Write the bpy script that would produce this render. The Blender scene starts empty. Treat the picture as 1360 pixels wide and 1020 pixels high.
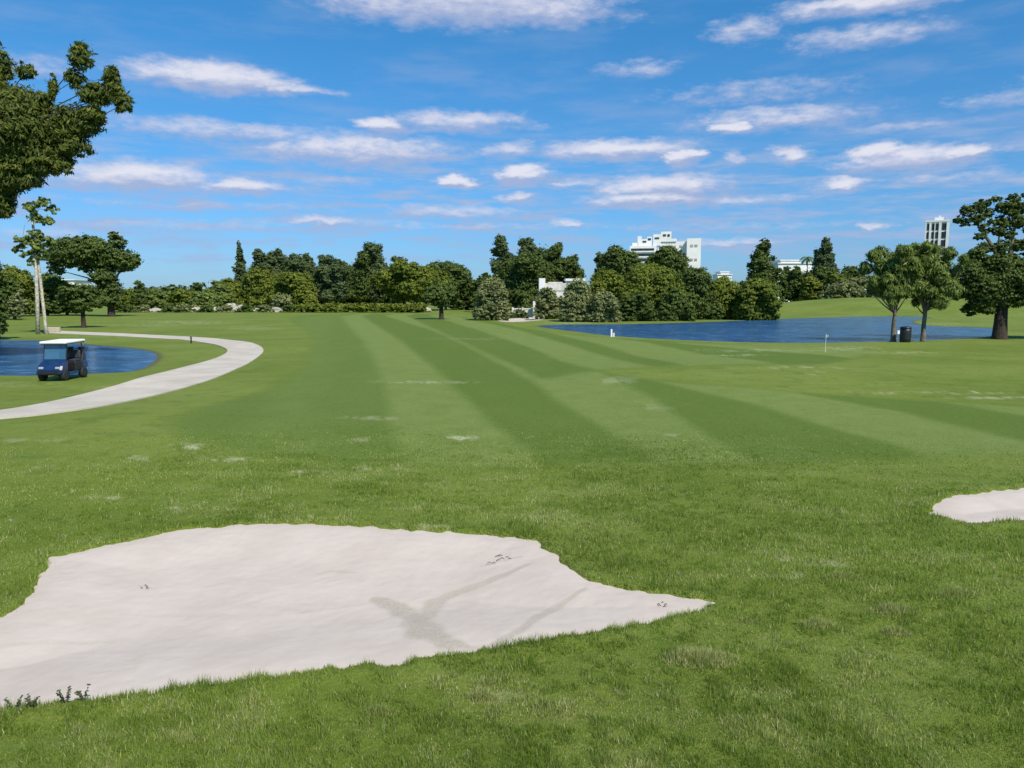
import bpy, math, random
import numpy as np
R = math.radians
rng = np.random.default_rng(7)
random.seed(7)
S = bpy.context.scene
COL = S.collection

# ------------------------------------------------------------------ camera
CAMZ = 4.0; PIT = math.atan(117/1000); CP, SP = math.cos(PIT), math.sin(PIT)
cd = bpy.data.cameras.new('camera'); cam = bpy.data.objects.new('camera', cd); COL.objects.link(cam)
cam.location = (0, 0, CAMZ); cam.rotation_euler = (math.pi/2-PIT, 0, 0)
cd.sensor_width = 36; cd.lens = 36*1000/1360; cd.clip_start = 0.1; cd.clip_end = 20000
S.camera = cam

def ray(px, py):
    a = (px-680)/1000; b = -(py-510)/1000
    return np.array([a, b*SP+CP, b*CP-SP])
def P(px, py, Y):
    d = ray(px, py); return np.array([0, 0, CAMZ]) + d*(Y/d[1])
def onplane(px, py, z=0.0):
    d = ray(px, py); return np.array([0, 0, CAMZ]) + d*((z-CAMZ)/d[2])

# ------------------------------------------------------------------ numeric noise
def _h(ix, iy, s):
    n = (ix.astype(np.int64)*374761393 + iy.astype(np.int64)*668265263 + s*982451653) & 0x7fffffff
    n = ((n ^ (n >> 13))*1274126177) & 0x7fffffff
    return ((n ^ (n >> 16)) & 0xffff)/65535.0
def vn(x, y, s=0):
    x0 = np.floor(x); y0 = np.floor(y); fx = x-x0; fy = y-y0
    fx = fx*fx*(3-2*fx); fy = fy*fy*(3-2*fy)
    a = _h(x0, y0, s); b = _h(x0+1, y0, s); c = _h(x0, y0+1, s); d = _h(x0+1, y0+1, s)
    return (a*(1-fx)+b*fx)*(1-fy) + (c*(1-fx)+d*fx)*fy
def fbm(x, y, s=0, o=4):
    t = 0; a = .5; n = 0
    for i in range(o):
        t = t + a*vn(x*2**i, y*2**i, s+i*17); n += a; a *= .5
    return t/n
def sst(a, b, x):
    t = np.clip((x-a)/(b-a), 0, 1); return t*t*(3-2*t)
def sdf(poly, x, y):
    """signed distance, positive inside"""
    x = np.asarray(x, float); y = np.asarray(y, float)
    Pn = np.array([q[:2] for q in poly], float)
    near = (x > Pn[:, 0].min()-7) & (x < Pn[:, 0].max()+7) & (y > Pn[:, 1].min()-7) & (y < Pn[:, 1].max()+7)
    if not near.all():
        out = np.full(x.shape, -50.0)
        if near.any(): out[near] = sdf(poly, x[near], y[near])
        return out
    d = np.full(x.shape, 1e18); ins = np.zeros(x.shape, bool)
    n = len(poly)
    for i in range(n):
        ax, ay = poly[i][0], poly[i][1]; bx, by = poly[(i+1) % n][0], poly[(i+1) % n][1]
        ex, ey = bx-ax, by-ay; wx, wy = x-ax, y-ay
        t = np.clip((wx*ex+wy*ey)/(ex*ex+ey*ey+1e-12), 0, 1)
        d = np.minimum(d, (wx-ex*t)**2+(wy-ey*t)**2)
        c = ((ay > y) != (by > y)) & (x < (bx-ax)*(y-ay)/((by-ay) if by != ay else 1e-12)+ax)
        ins ^= c
    d = np.sqrt(d); return np.where(ins, d, -d)
def smooth_poly(pts, k=4):
    """closed Catmull-Rom"""
    out = []; n = len(pts); pts = [np.asarray(p, float)[:2] for p in pts]
    for i in range(n):
        p0, p1, p2, p3 = pts[i-1], pts[i], pts[(i+1) % n], pts[(i+2) % n]
        for j in range(k):
            t = j/k
            out.append(0.5*((2*p1)+(-p0+p2)*t+(2*p0-5*p1+4*p2-p3)*t*t+(-p0+3*p1-3*p2+p3)*t**3))
    return out

# ------------------------------------------------------------------ terrain
WL = -0.05
pondR = smooth_poly([onplane(x, y, WL) for x, y in [(712,433),(760,431),(830,430.5),(930,428),(1030,424),(1110,421.5),(1180,420),(1236,421.5),
        (1212,427),(1232,432.5),(1290,434.5),(1330,437.5),(1322,446),(1262,451),(1190,453.5),(1095,455.5),(1000,455),(900,451.5),(815,446.5),(760,440)]], 3)
pondL = smooth_poly([onplane(x, y, WL) for x, y in [(-260,470),(-160,458),(-60,452),(10,452),(60,452.5),(120,458),(180,463),(210,470),(206,482),(180,493),(120,497),(60,499.5),(-20,499),(-120,500),(-230,492)]], 3)
def base(x, y):
    x = np.asarray(x, float); y = np.asarray(y, float)
    r = np.hypot(x, y)
    z = 0.16*(fbm(x/9+3, y/9, 11, 2)-.5)*sst(3, 12, r)
    z = z + 0.30*(fbm(x/34+1.3, y/34+5, 23, 2)-.5)*sst(15, 45, r)*(1-sst(160, 240, r))
    # low swell crossing the right of the fairway
    z = z + 0.30*np.exp(-((x-15)/13)**2-((y-39)/7)**2)
    z = z + 0.22*np.exp(-((x+13)/7)**2-((y-24)/5)**2)
    # grass hill behind the lake
    z = z + 3.55*sst(-.0, 1, 1.35-np.hypot((x-106)/52, (y-186)/32))
    z = z + 0.8*sst(0, 1, 1.2-np.hypot((x-75)/20, (y-92)/9)) * 0.35
    z = z + 2.3*sst(4.2, -1.5, y)*(1-sst(10, 25, np.abs(x)))
    return z
def ponds(x, y, z):
    for p in (pondR, pondL):
        d = sdf(p, x, y)
        k = sst(-5, -0.2, d)
        z = z*(1-k) + (WL+0.035)*k
        z = z - 0.7*sst(-0.15, 2.2, d)
    return z
def hgt0(x, y):
    return ponds(x, y, base(x, y))
_T = np.exp(np.linspace(math.log(3), math.log(3000), 5000))
def gp(px, py, f=None):
    f = f or hgt0
    d = ray(px, py); d = d/np.hypot(d[0], d[1])
    X = d[0]*_T; Yv = d[1]*_T; Z = CAMZ+d[2]*_T
    s = Z-f(X, Yv)
    i = np.argmax(s < 0)
    if i == 0: i = len(_T)-1
    t = s[i-1]/(s[i-1]-s[i]+1e-12); T = _T[i-1]+t*(_T[i]-_T[i-1])
    return np.array([d[0]*T, d[1]*T, float(f(np.array([d[0]*T]), np.array([d[1]*T]))[0])])
def jag(poly, step, amp, seed):
    out = []; n = len(poly); k = 0
    for i in range(n):
        a = np.asarray(poly[i])[:2]; b = np.asarray(poly[(i+1) % n])[:2]; L = np.hypot(*(b-a)); m = max(1, int(L/step))
        nrm = np.array([-(b-a)[1], (b-a)[0]])/max(L, 1e-6)
        for j in range(m):
            k += 1
            o = (vn(np.array([k*.45]), np.array([.5]), seed)[0]-.5)*1.4+(vn(np.array([k*1.3]), np.array([7.5]), seed)[0]-.5)*.7
            out.append(a+(b-a)*j/m+nrm*amp*o)
    return out
B1px = [(-60,850),(0,820),(28,802),(50,768),(64,740),(150,722),(240,703),(320,696),(400,695),(480,699),(560,704),(640,709),(712,718),(745,742),(780,768),(815,778),(870,787),(925,794),(957,801),(930,812),(860,828),(760,846),(620,868),(520,884),(420,893),(290,908),(180,923),(60,937),(0,945),(-60,955),(-140,960),(-220,920),(-160,870)]
B2px = [(1231,683),(1242,668),(1262,659),(1310,653),(1360,648),(1440,643),(1540,650),(1560,672),(1480,688),(1400,691),(1340,693),(1288,696)]
B1 = jag([gp(*p) for p in B1px], .07, .12, 3)
B2 = jag([gp(*p) for p in B2px], .08, .12, 5)
B3 = smooth_poly([gp(*p) for p in [(662,426),(680,423),(712,421.5),(722,423.5),(706,426),(680,427.5)]], 3)
def sandz(d, dep, w):
    return -dep*sst(0.1, w, d)
BK = [(B1, .11, 1.6), (B2, .08, 1.1), (B3, .2, 3.0)]
def hgt(x, y):
    z = hgt0(x, y)
    for poly, dep, w in BK:
        d = sdf(poly, x, y)
        z = z + np.where(d > -0.3, sandz(d, dep, w)-.10*sst(-0.02, .10, d), 0)
        if poly is not B3:
            z = z + 0.045*np.exp(-((d+.12)/.16)**2)*(d < 0.05)
    return z

# ------------------------------------------------------------------ object helpers
def tag(o, label=None, cat=None, group=None, kind=None):
    if label: o['label'] = label
    if cat: o['category'] = cat
    if group: o['group'] = group
    if kind: o['kind'] = kind
    return o
def empty(name, loc, label, cat, group=None, rz=0):
    o = bpy.data.objects.new(name, None); COL.objects.link(o); o.location = loc; o.rotation_euler = (0, 0, rz)
    o.empty_display_size = .2
    return tag(o, label, cat, group)
def mesh_np(name, V, F, mat, parent=None, attrs=None, smooth=False, loc=None):
    """V (n,3); F (m,k) same-size faces or list"""
    me = bpy.data.meshes.new(name)
    V = np.asarray(V, np.float32)
    if isinstance(F, np.ndarray):
        m, k = F.shape
        me.vertices.add(len(V)); me.vertices.foreach_set('co', V.ravel())
        me.loops.add(m*k); me.loops.foreach_set('vertex_index', F.astype(np.int32).ravel())
        me.polygons.add(m); me.polygons.foreach_set('loop_start', np.arange(0, m*k, k, dtype=np.int32))
        me.update(calc_edges=True)
    else:
        me.from_pydata(V.tolist(), [], [list(f) for f in F]); me.update()
    if attrs:
        for n, v in attrs.items():
            v = np.asarray(v, np.float32)
            if v.ndim == 1:
                a = me.attributes.new(n, 'FLOAT', 'POINT'); a.data.foreach_set('value', v)
            else:
                a = me.attributes.new(n, 'FLOAT_COLOR', 'POINT'); a.data.foreach_set('color', np.c_[v, np.ones(len(v))].astype(np.float32).ravel())
    if smooth: me.polygons.foreach_set('use_smooth', np.ones(len(me.polygons), bool))
    me.materials.append(mat)
    o = bpy.data.objects.new(name, me); COL.objects.link(o)
    if parent: o.parent = parent
    if loc is not None: o.location = loc
    return o
class MB:
    def __init__(s): s.v = []; s.f = []
    def add(s, V, F):
        n = len(s.v); s.v += [tuple(map(float, p)) for p in V]; s.f += [tuple(i+n for i in f) for f in F]; return s
    def box(s, c, size, rz=0, rx=0, ry=0, bev=0):
        from mathutils import Euler, Vector
        m = Euler((rx, ry, rz)).to_matrix(); hx, hy, hz = [q/2 for q in size]
        if bev <= 0:
            V = [(-hx,-hy,-hz),(hx,-hy,-hz),(hx,hy,-hz),(-hx,hy,-hz),(-hx,-hy,hz),(hx,-hy,hz),(hx,hy,hz),(-hx,hy,hz)]
            F = [(0,3,2,1),(4,5,6,7),(0,1,5,4),(1,2,6,5),(2,3,7,6),(3,0,4,7)]
        else:
            import bmesh
            bm = bmesh.new(); bmesh.ops.create_cube(bm, size=1)
            for q in bm.verts: q.co = (q.co.x*size[0], q.co.y*size[1], q.co.z*size[2])
            bmesh.ops.bevel(bm, geom=bm.edges[:], offset=bev, segments=2, profile=.5, affect='EDGES')
            V = [q.co[:] for q in bm.verts]; bm.verts.index_update(); F = [[q.index for q in f.verts] for f in bm.faces]; bm.free()
        c = Vector(c); return s.add([(m@Vector(p)+c)[:] for p in V], F)
    def tube(s, pts, rad, n=8, cap=True):
        pts = [np.asarray(p, float) for p in pts]
        if not hasattr(rad, '__len__'): rad = [rad]*len(pts)
        V = []; F = []; prev = None
        for i, p in enumerate(pts):
            d = pts[min(i+1, len(pts)-1)]-pts[max(i-1, 0)]; d = d/(np.linalg.norm(d)+1e-9)
            ref = prev if prev is not None else (np.array([1., 0, 0]) if abs(d[0]) < .9 else np.array([0, 1., 0]))
            u = ref-d*np.dot(ref, d); u /= np.linalg.norm(u)+1e-9; prev = u; w = np.cross(d, u)
            for k in range(n):
                a = 2*math.pi*k/n; V.append(p+rad[i]*(u*math.cos(a)+w*math.sin(a)))
        for i in range(len(pts)-1):
            for k in range(n): F.append((i*n+k, i*n+(k+1) % n, (i+1)*n+(k+1) % n, (i+1)*n+k))
        if cap: F.append(tuple(range(n))[::-1]); F.append(tuple(range((len(pts)-1)*n, len(pts)*n)))
        return s.add(V, F)
    def lathe(s, prof, n=16, c=(0, 0, 0), axis='z'):
        V = []; F = []
        for r, h in prof:
            for k in range(n):
                a = 2*math.pi*k/n; x, y = r*math.cos(a), r*math.sin(a)
                p = (x, y, h) if axis == 'z' else (x, h, y)
                V.append((p[0]+c[0], p[1]+c[1], p[2]+c[2]))
        m = len(prof)
        for i in range(m-1):
            for k in range(n): F.append((i*n+k, i*n+(k+1) % n, (i+1)*n+(k+1) % n, (i+1)*n+k))
        F.append(tuple(range(n))[::-1]); F.append(tuple(range((m-1)*n, m*n)))
        return s.add(V, F)
    def build(s, name, mat, parent=None, smooth=False, loc=None):
        o = mesh_np(name, s.v, s.f, mat, parent, smooth=False, loc=loc)
        import bmesh
        bm = bmesh.new(); bm.from_mesh(o.data); bmesh.ops.recalc_face_normals(bm, faces=bm.faces[:]); bm.to_mesh(o.data); bm.free()
        if smooth: o.data.polygons.foreach_set('use_smooth', [True]*len(o.data.polygons))
        return o

# ------------------------------------------------------------------ materials
class NT:
    def __init__(s, nt): s.nt = nt; s.n = nt.nodes; s.l = nt.links
    def new(s, t, **kw):
        q = s.n.new(t)
        for k, v in kw.items():
            if k == 'op': q.operation = v
            else: setattr(q, k, v)
        return q
    def put(s, sock, v):
        if isinstance(v, bpy.types.NodeSocket): s.l.new(v, sock)
        else:
            try: sock.default_value = v
            except Exception: sock.default_value = (v, v, v)
    def m(s, op, a, b=None, c=None, clamp=False):
        q = s.new('ShaderNodeMath', op=op); q.use_clamp = clamp
        s.put(q.inputs[0], a)
        if b is not None: s.put(q.inputs[1], b)
        if c is not None: s.put(q.inputs[2], c)
        return q.outputs[0]
    def vm(s, op, a, b=None, out=0):
        q = s.new('ShaderNodeVectorMath', op=op); s.put(q.inputs[0], a)
        if b is not None: s.put(q.inputs[1], b)
        return q.outputs[out]
    def mix(s, f, a, b, mode='MIX'):
        q = s.new('ShaderNodeMix', data_type='RGBA', blend_type=mode); s.put(q.inputs[0], f)
        for i, v in ((6, a), (7, b)):
            if not isinstance(v, bpy.types.NodeSocket): v = tuple(v)+(1,)*(4-len(v))
            s.put(q.inputs[i], v)
        return q.outputs[2]
    def noise(s, vec, scale, detail=3, rough=.55, dist=0):
        q = s.new('ShaderNodeTexNoise'); s.put(q.inputs['Vector'], vec); q.inputs['Scale'].default_value = scale
        q.inputs['Detail'].default_value = detail; q.inputs['Roughness'].default_value = rough; q.inputs['Distortion'].default_value = dist
        return q.outputs['Fac']
    def rng(s, v, a, b, c=0, d=1, smooth=True):
        q = s.new('ShaderNodeMapRange'); q.interpolation_type = 'SMOOTHSTEP' if smooth else 'LINEAR'
        for i, k in enumerate((v, a, b, c, d)): s.put(q.inputs[i], k)
        return q.outputs[0]
    def attr(s, name, col=False):
        q = s.new('ShaderNodeAttribute'); q.attribute_name = name; return q.outputs['Color' if col else 'Fac']
def mat(name):
    m = bpy.data.materials.new(name); m.use_nodes = True; t = NT(m.node_tree)
    b = [q for q in t.n if q.type == 'BSDF_PRINCIPLED'][0]
    return m, t, b
def simple(name, col, rough=.6, metal=0, nscale=4, namt=.15, spec=.5, coat=0, bump=0):
    m, t, b = mat(name)
    g = t.new('ShaderNodeTexCoord').outputs['Object']
    n = t.noise(g, nscale, 4)
    dark = tuple(c*(1-namt*1.4) for c in col); lite = tuple(min(1, c*(1+namt)) for c in col)
    t.put(b.inputs['Base Color'], t.mix(t.rng(n, .3, .7), dark, lite))
    b.inputs['Roughness'].default_value = rough; b.inputs['Metallic'].default_value = metal
    b.inputs['Specular IOR Level'].default_value = spec; b.inputs['Coat Weight'].default_value = coat
    if bump:
        q = t.new('ShaderNodeBump'); q.inputs['Strength'].default_value = bump; q.inputs['Distance'].default_value = .05
        t.put(q.inputs['Height'], n); t.put(b.inputs['Normal'], q.outputs[0])
    return m
def leafmat(name, col, col2=None, trans=.25):
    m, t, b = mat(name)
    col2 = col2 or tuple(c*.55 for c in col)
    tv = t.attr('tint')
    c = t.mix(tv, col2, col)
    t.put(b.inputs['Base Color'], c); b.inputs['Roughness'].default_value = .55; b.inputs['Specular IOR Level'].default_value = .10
    tr = t.new('ShaderNodeBsdfTranslucent'); t.put(tr.inputs[0], t.mix(.5, c, (col[0]*1.3, col[1]*1.4, col[2]*.5)))
    mx = t.new('ShaderNodeMixShader'); mx.inputs[0].default_value = trans
    out = [q for q in t.n if q.type == 'OUTPUT_MATERIAL'][0]
    t.l.new(b.outputs[0], mx.inputs[1]); t.l.new(tr.outputs[0], mx.inputs[2]); t.l.new(mx.outputs[0], out.inputs[0])
    return m
M = {}
M['olive'] = leafmat('olive leaves', (0.224, 0.262, 0.037), (0.072, 0.108, 0.020))
M['dark'] = leafmat('dark leaves', (.130, .176, .040), (.044, .072, .020), .18)
M['blue'] = leafmat('bluish needles', (.135, .180, .066), (.050, .080, .034), .18)
M['pale'] = leafmat('grey green leaves', (0.328, 0.345, 0.149), (0.087, 0.124, 0.045))
M['fresh'] = leafmat('fresh leaves', (.24, .30, .075), (.08, .125, .032))
M['pine'] = leafmat('casuarina foliage', (.165, .195, .036), (.042, .066, .020), .22)
M['bark'] = simple('bark', (.055, .042, .032), .9, nscale=9, namt=.4, spec=.2, bump=.6)
M['palebark'] = simple('pale bark', (.48, .45, .37), .8, nscale=5, namt=.3, spec=.2, bump=.5)
M['greybark'] = simple('grey bark', (.16, .14, .11), .9, nscale=9, namt=.4, spec=.2, bump=.5)
M['white'] = simple('white render', (.80, .79, .77), .6, nscale=.15, namt=.05)
M['offwhite'] = simple('weathered white wall', (.66, .63, .58), .8, nscale=.8, namt=.18)
M['glassdark'] = simple('dark window glass', (.03, .045, .055), .5, nscale=.3, namt=.3, spec=.15)
M['concrete'] = simple('grey concrete', (.38, .37, .35), .8, nscale=.5, namt=.15)
M['blackplastic'] = simple('black plastic', (.014, .014, .016), .45, nscale=8, namt=.2)
M['rubber'] = simple('tyre rubber', (.018, .018, .019), .8, nscale=30, namt=.3)
M['cartblue'] = simple('blue cart paint', (.007, .030, .105), .38, nscale=3, namt=.2, coat=.25)
M['whiteplastic'] = simple('white plastic', (.82, .81, .79), .65, nscale=3, namt=.04)
M['metal'] = simple('brushed metal', (.55, .55, .56), .35, metal=.9, nscale=12, namt=.1)
M['darkvinyl'] = simple('dark seat vinyl', (.035, .037, .045), .5, nscale=10, namt=.2)
M['beige'] = simple('beige fabric', (.45, .40, .30), .8, nscale=10, namt=.15)
M['rock'] = simple('pale rock', (.42, .39, .33), .9, nscale=2, namt=.3, bump=.5)
M['lamp'] = simple('lens', (.34, .35, .36), .45, nscale=5, namt=.05)
def clearmat():
    m, t, b = mat('tinted windshield')
    b.inputs['Base Color'].default_value = (.06, .18, .30, 1); b.inputs['Roughness'].default_value = .05
    b.inputs['Alpha'].default_value = .55
    return m
M['glass'] = clearmat()

# ground
def fairway_fields(x, y):
    """attributes for the ground sheet"""
    def curve(pts):
        w = np.array([gp(*p)[:2] for p in pts]); w = w[np.argsort(w[:, 1])]
        return lambda yy: np.interp(yy, w[:, 1], w[:, 0])
    near = [[(527,640),(526,596),(516,545),(506,500),(484,455),(452,420)],
            [(735,640),(690,592),(622,530),(566,480),(520,445),(480,419)],
            [(930,640),(845,592),(742,530),(655,478),(580,441),(510,419)],
            [(1040,640),(960,590),(872,530),(800,496),(760,484)],
            [(1320,640),(1185,590),(1010,540),(860,503),(800,490)],
            [(1560,640),(1460,610),(1200,548),(1040,518),(960,500)],
            [(1700,600),(1360,552),(1200,524),(1100,509)],
            [(2100,600),(1600,560),(1360,524),(1240,508)]]
    far = [near[0], near[1], near[2],
           [(720,505),(694,490),(600,448),(540,419)],
           [(830,505),(776,487),(680,453),(585,423),(570,419)],
           [(900,500),(862,487),(770,462),(660,432),(600,419)],
           [(960,500),(895,482),(800,458),(700,436)],
           [(1060,490),(1000,478),(860,455),(800,448)],
           [(1300,500),(1100,472),(900,456)]]
    wob = (fbm(x/3, y/6, 41, 2)-.5)*.5
    def stripe(cs, soft):
        v = np.full(x.shape, 0.22); sgn = 1
        for ci, c in enumerate(cs):
            xb = curve(c)(y)+wob*.7; sgn = sgn*(.78 if ci == 0 else 1)
            if ci == 1: sgn = -1
            v = v + sgn*sst(-1, 1, (x-xb)/soft); sgn = -sgn
        return v
    soft = .28+.004*y
    st_n = stripe(near, soft); st_f = stripe(far, soft)
    # swell line separating the two mown areas
    sw = np.array([gp(*p)[:2] for p in [(600,520),(760,497),(800,491),(900,486),(1080,485),(1360,488),(1500,492)]])
    yb = np.interp(x, sw[:, 0], sw[:, 1])
    k = sst(-1.5, 1.5, y-yb+wob*2)
    st = st_n*(1-k)+st_f*k
    fw = [gp(*p)[:2] for p in [(225,566),(300,533),(380,505),(412,470),(408,440),(385,424),(420,418),(560,417),(640,425),(720,440),(860,452),(1000,459),(1150,462),
                                (1120,480),(1060,484),(880,487),(800,493),(900,508),(1040,519),(1360,540),(1700,560),(1700,600),(1360,607),(1000,615),(700,618),(450,610),(330,600)]]
    d = sdf(smooth_poly(fw, 3), x, y)
    fair = sst(-.6, .6, d+wob*1.6)
    # darker mown collar along the near edge, rough swell on the right
    A = curve([(400,422),(372,470),(352,520),(330,600),(320,660)])(y); Bc = curve([(442,419),(436,450),(425,520),(415,600),(410,660)])(y)
    st = st+.22*(sst(-1, 1, (x-A)/(soft*2))-sst(-1, 1, (x-Bc)/(soft*2)))
    st = st+(fbm(x/.9, y/2.2, 43, 3)-.5)*.35
    return np.clip(st, 0, 1.2)*fair, fair
dry_px = [(608,581,24,3.2,1),(258,595,32,5,.9),(312,611,36,4,.75),(408,626,28,2.2,.8),(260,675,48,3,.9),(178,609,22,4,.5),(138,661,22,2.4,.7),(500,622,34,3,.55),(705,580,9,2,.8),
          (475,584,20,2.5,.35),(490,555,36,2.5,.35),(560,508,60,1.8,.5),(368,648,16,2,.4),(890,578,14,2,.3),(8,690,12,2,.8),(480,664,44,2.5,.4),(720,686,36,4,.45),(820,505,22,4.5,.35),(870,542,22,5,.2),
          (1010,465,80,2,.3),(1050,488,60,1.8,.45),(1130,462,45,3,.35),(1240,522,110,2,.4),(1325,528,60,1.8,.5),(1086,495,12,2.4,.6),(1190,468,60,2,.3),(1295,521,8,2,.7),(980,472,40,1.6,.5),
          (170,447,60,1.5,.25),(250,428,70,1.8,.35),(200,432,40,1.5,.3),(330,436,40,1.5,.25),(60,620,50,3,.3),(45,585,60,3,.25),(700,425,36,1.5,.6),(760,429,30,1.2,.6),(620,450,50,1.5,.2),
          (1040,765,34,5,.5),(1110,748,40,4,.5),(1042,742,8,2,.7),(560,700,40,3,.6),(640,925,40,10,.35),(140,905,30,6,.2),(1250,430,60,1.5,.2),(30,510,60,3,.2),(130,515,50,3,.2)]
def dryness(x, y):
    v = np.zeros(x.shape)
    streak = fbm(x/.35, y/1.0, 71, 4)*.55+.45*fbm(x/.16, y/.22, 77, 3)
    for cx, cy, rx, ry, a in dry_px:
        g = gp(cx, cy); gx = gp(cx+rx, cy)-g; g2 = gp(cx, cy-ry)-g
        ax = max(.15, abs(gx[0])); ay = max(.12, abs(g2[1]))
        sh = g[0]/g[1]
        q = np.hypot((x-g[0]-sh*(y-g[1]))/ax, (y-g[1])/ay)
        v = np.maximum(v, .62*a*np.clip(1.6-q, 0, 1)*sst(.46, .68, streak+.10*(1-q)))
    return v

def build_ground():
    th = np.r_[np.linspace(-42, 42, 721)]
    th = np.r_[np.arange(-180, -42, 3.0), th, np.arange(45, 180, 3.0)]
    th = np.radians(th)
    r = np.r_[.02, .5, 1.2, 2, 3, np.exp(np.linspace(math.log(4), math.log(420), 560)), 470, 540, 640, 800, 1100, 1600, 2500, 4500, 9000]
    TH, RR = np.meshgrid(th, r)
    X = (RR*np.sin(TH)).ravel(); Y = (RR*np.cos(TH)).ravel()
    Z = hgt(X, Y)
    far = np.hypot(X, Y) > 500; Z[far] = -.2
    n = len(th); m = len(r)
    i = np.arange(m-1)[:, None]; j = np.arange(n)[None, :]; j2 = (j+1) % n
    F = np.stack([i*n+j+0*i, (i+1)*n+j, (i+1)*n+j2, i*n+j2+0*i], -1).reshape(-1, 4)[:, ::-1]
    st, fair = fairway_fields(X, Y)
    dr = dryness(X, Y)
    dp = np.maximum(sdf(pondR, X, Y), sdf(pondL, X, Y))
    mud = sst(-.45, .0, dp)*.8
    Vs = np.c_[X, Y, Z]
    m_, t, b = mat('grass')
    pos = t.new('ShaderNodeNewGeometry').outputs['Position']
    big = t.noise(pos, .12, 3); mid = t.noise(pos, .9, 4, .6)
    sep = t.new('ShaderNodeMapping'); t.put(sep.inputs['Vector'], pos); sep.inputs['Scale'].default_value = (.35, 1.6, 1)
    horiz = t.noise(sep.outputs[0], 1.0, 5, .65)
    fine = t.noise(pos, 22, 5, .75); fine2 = t.noise(pos, 90, 3, .8); mid2 = t.noise(pos, 5.0, 4, .7)
    rough = t.mix(t.rng(big, .35, .65), (.130, .178, .022), (.172, .216, .036))
    rough = t.mix(t.rng(horiz, .42, .72, 0, .6), rough, (.185, .235, .058))
    rough = t.mix(t.rng(mid, .48, .30, 0, .50), rough, (.078, .134, .015))
    fw = t.mix(t.rng(t.attr('stripe'), 0, 1, smooth=False), (.105, .158, .022), (.178, .230, .055))
    fw = t.mix(t.rng(mid, .3, .75, 0, .40), fw, (.110, .168, .026))
    fw = t.mix(t.rng(horiz, .40, .30, 0, .35), fw, (.078, .134, .017))
    c = t.mix(t.attr('fair'), rough, fw)
    # fine sprinkle of light and dark blades
    sp = t.rng(fine, .54, .72, 0, .55)
    c = t.mix(sp, c, t.mix(1.0, c, (1.75, 1.55, 1.9), 'MULTIPLY'))
    sp2 = t.rng(fine, .46, .30, 0, .55)
    c = t.mix(sp2, c, t.mix(1.0, c, (.55, .62, .5), 'MULTIPLY'))
    c = t.mix(t.rng(fine2, .55, .75, 0, .35), c, (.20, .27, .09))
    c = t.mix(t.rng(mid2, .52, .30, 0, .50), c, t.mix(1.0, c, (.62, .70, .6), 'MULTIPLY'))
    c = t.mix(t.attr('dry'), c, (.62, .60, .42))
    c = t.mix(t.attr('mud'), c, (.10, .095, .05))
    t.put(b.inputs['Base Color'], c); b.inputs['Roughness'].default_value = .8; b.inputs['Specular IOR Level'].default_value = .12
    bp = t.new('ShaderNodeBump'); bp.inputs['Strength'].default_value = .9; bp.inputs['Distance'].default_value = .05
    t.put(bp.inputs['Height'], t.m('ADD', t.m('MULTIPLY', mid2, 1.0), t.m('MULTIPLY', fine, .6))); t.put(b.inputs['Normal'], bp.outputs[0])
    o = mesh_np('ground', Vs, F, m_, attrs={'stripe': st, 'fair': fair, 'dry': dr, 'mud': mud}, smooth=True)
    tag(o, kind='structure')
build_ground()

# sand
def sandmat():
    m, t, b = mat('bunker sand')
    pos = t.new('ShaderNodeNewGeometry').outputs['Position']
    n = t.noise(pos, 1.1, 4); f = t.noise(pos, 60, 4, .7); pb = t.noise(pos, 28, 3, .7); m3 = t.noise(pos, 5, 5, .7)
    c = t.mix(t.rng(n, .3, .7), (.510, .436, .374), (.552, .478, .414))
    c = t.mix(t.rng(m3, .62, .72, 0, .18), c, (.43, .37, .32))
    c = t.mix(t.rng(f, .62, .78, 0, .30), c, (.36, .31, .26))
    grit = t.mix(t.rng(f, .35, .65), (.33, .285, .22), (.46, .405, .33))
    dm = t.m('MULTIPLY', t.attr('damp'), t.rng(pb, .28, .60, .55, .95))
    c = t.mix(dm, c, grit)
    t.put(b.inputs['Base Color'], c); b.inputs['Roughness'].default_value = .95; b.inputs['Specular IOR Level'].default_value = .1
    bp = t.new('ShaderNodeBump'); bp.inputs['Strength'].default_value = .35; bp.inputs['Distance'].default_value = .02
    t.put(bp.inputs['Height'], t.m('ADD', m3, t.m('MULTIPLY', f, .25))); t.put(b.inputs['Normal'], bp.outputs[0])
    return m
M['sand'] = sandmat()
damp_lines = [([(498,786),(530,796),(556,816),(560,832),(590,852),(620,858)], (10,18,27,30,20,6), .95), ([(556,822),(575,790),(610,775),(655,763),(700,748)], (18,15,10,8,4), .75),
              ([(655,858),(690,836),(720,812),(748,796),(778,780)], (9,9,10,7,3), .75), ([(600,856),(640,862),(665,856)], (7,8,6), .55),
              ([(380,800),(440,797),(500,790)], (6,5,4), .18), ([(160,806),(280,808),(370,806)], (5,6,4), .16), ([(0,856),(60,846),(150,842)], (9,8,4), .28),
              ([(150,868),(184,872),(180,882),(120,892)], (3,3,3,3), .25), ([(420,752),(440,749),(470,751)], (3,4,3), .4), ([(640,745),(690,738)], (3,4), .5), ([(185,770),(200,772)], (2,2), .8), ([(400,802),(450,796)], (3,3), .35)]
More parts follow.
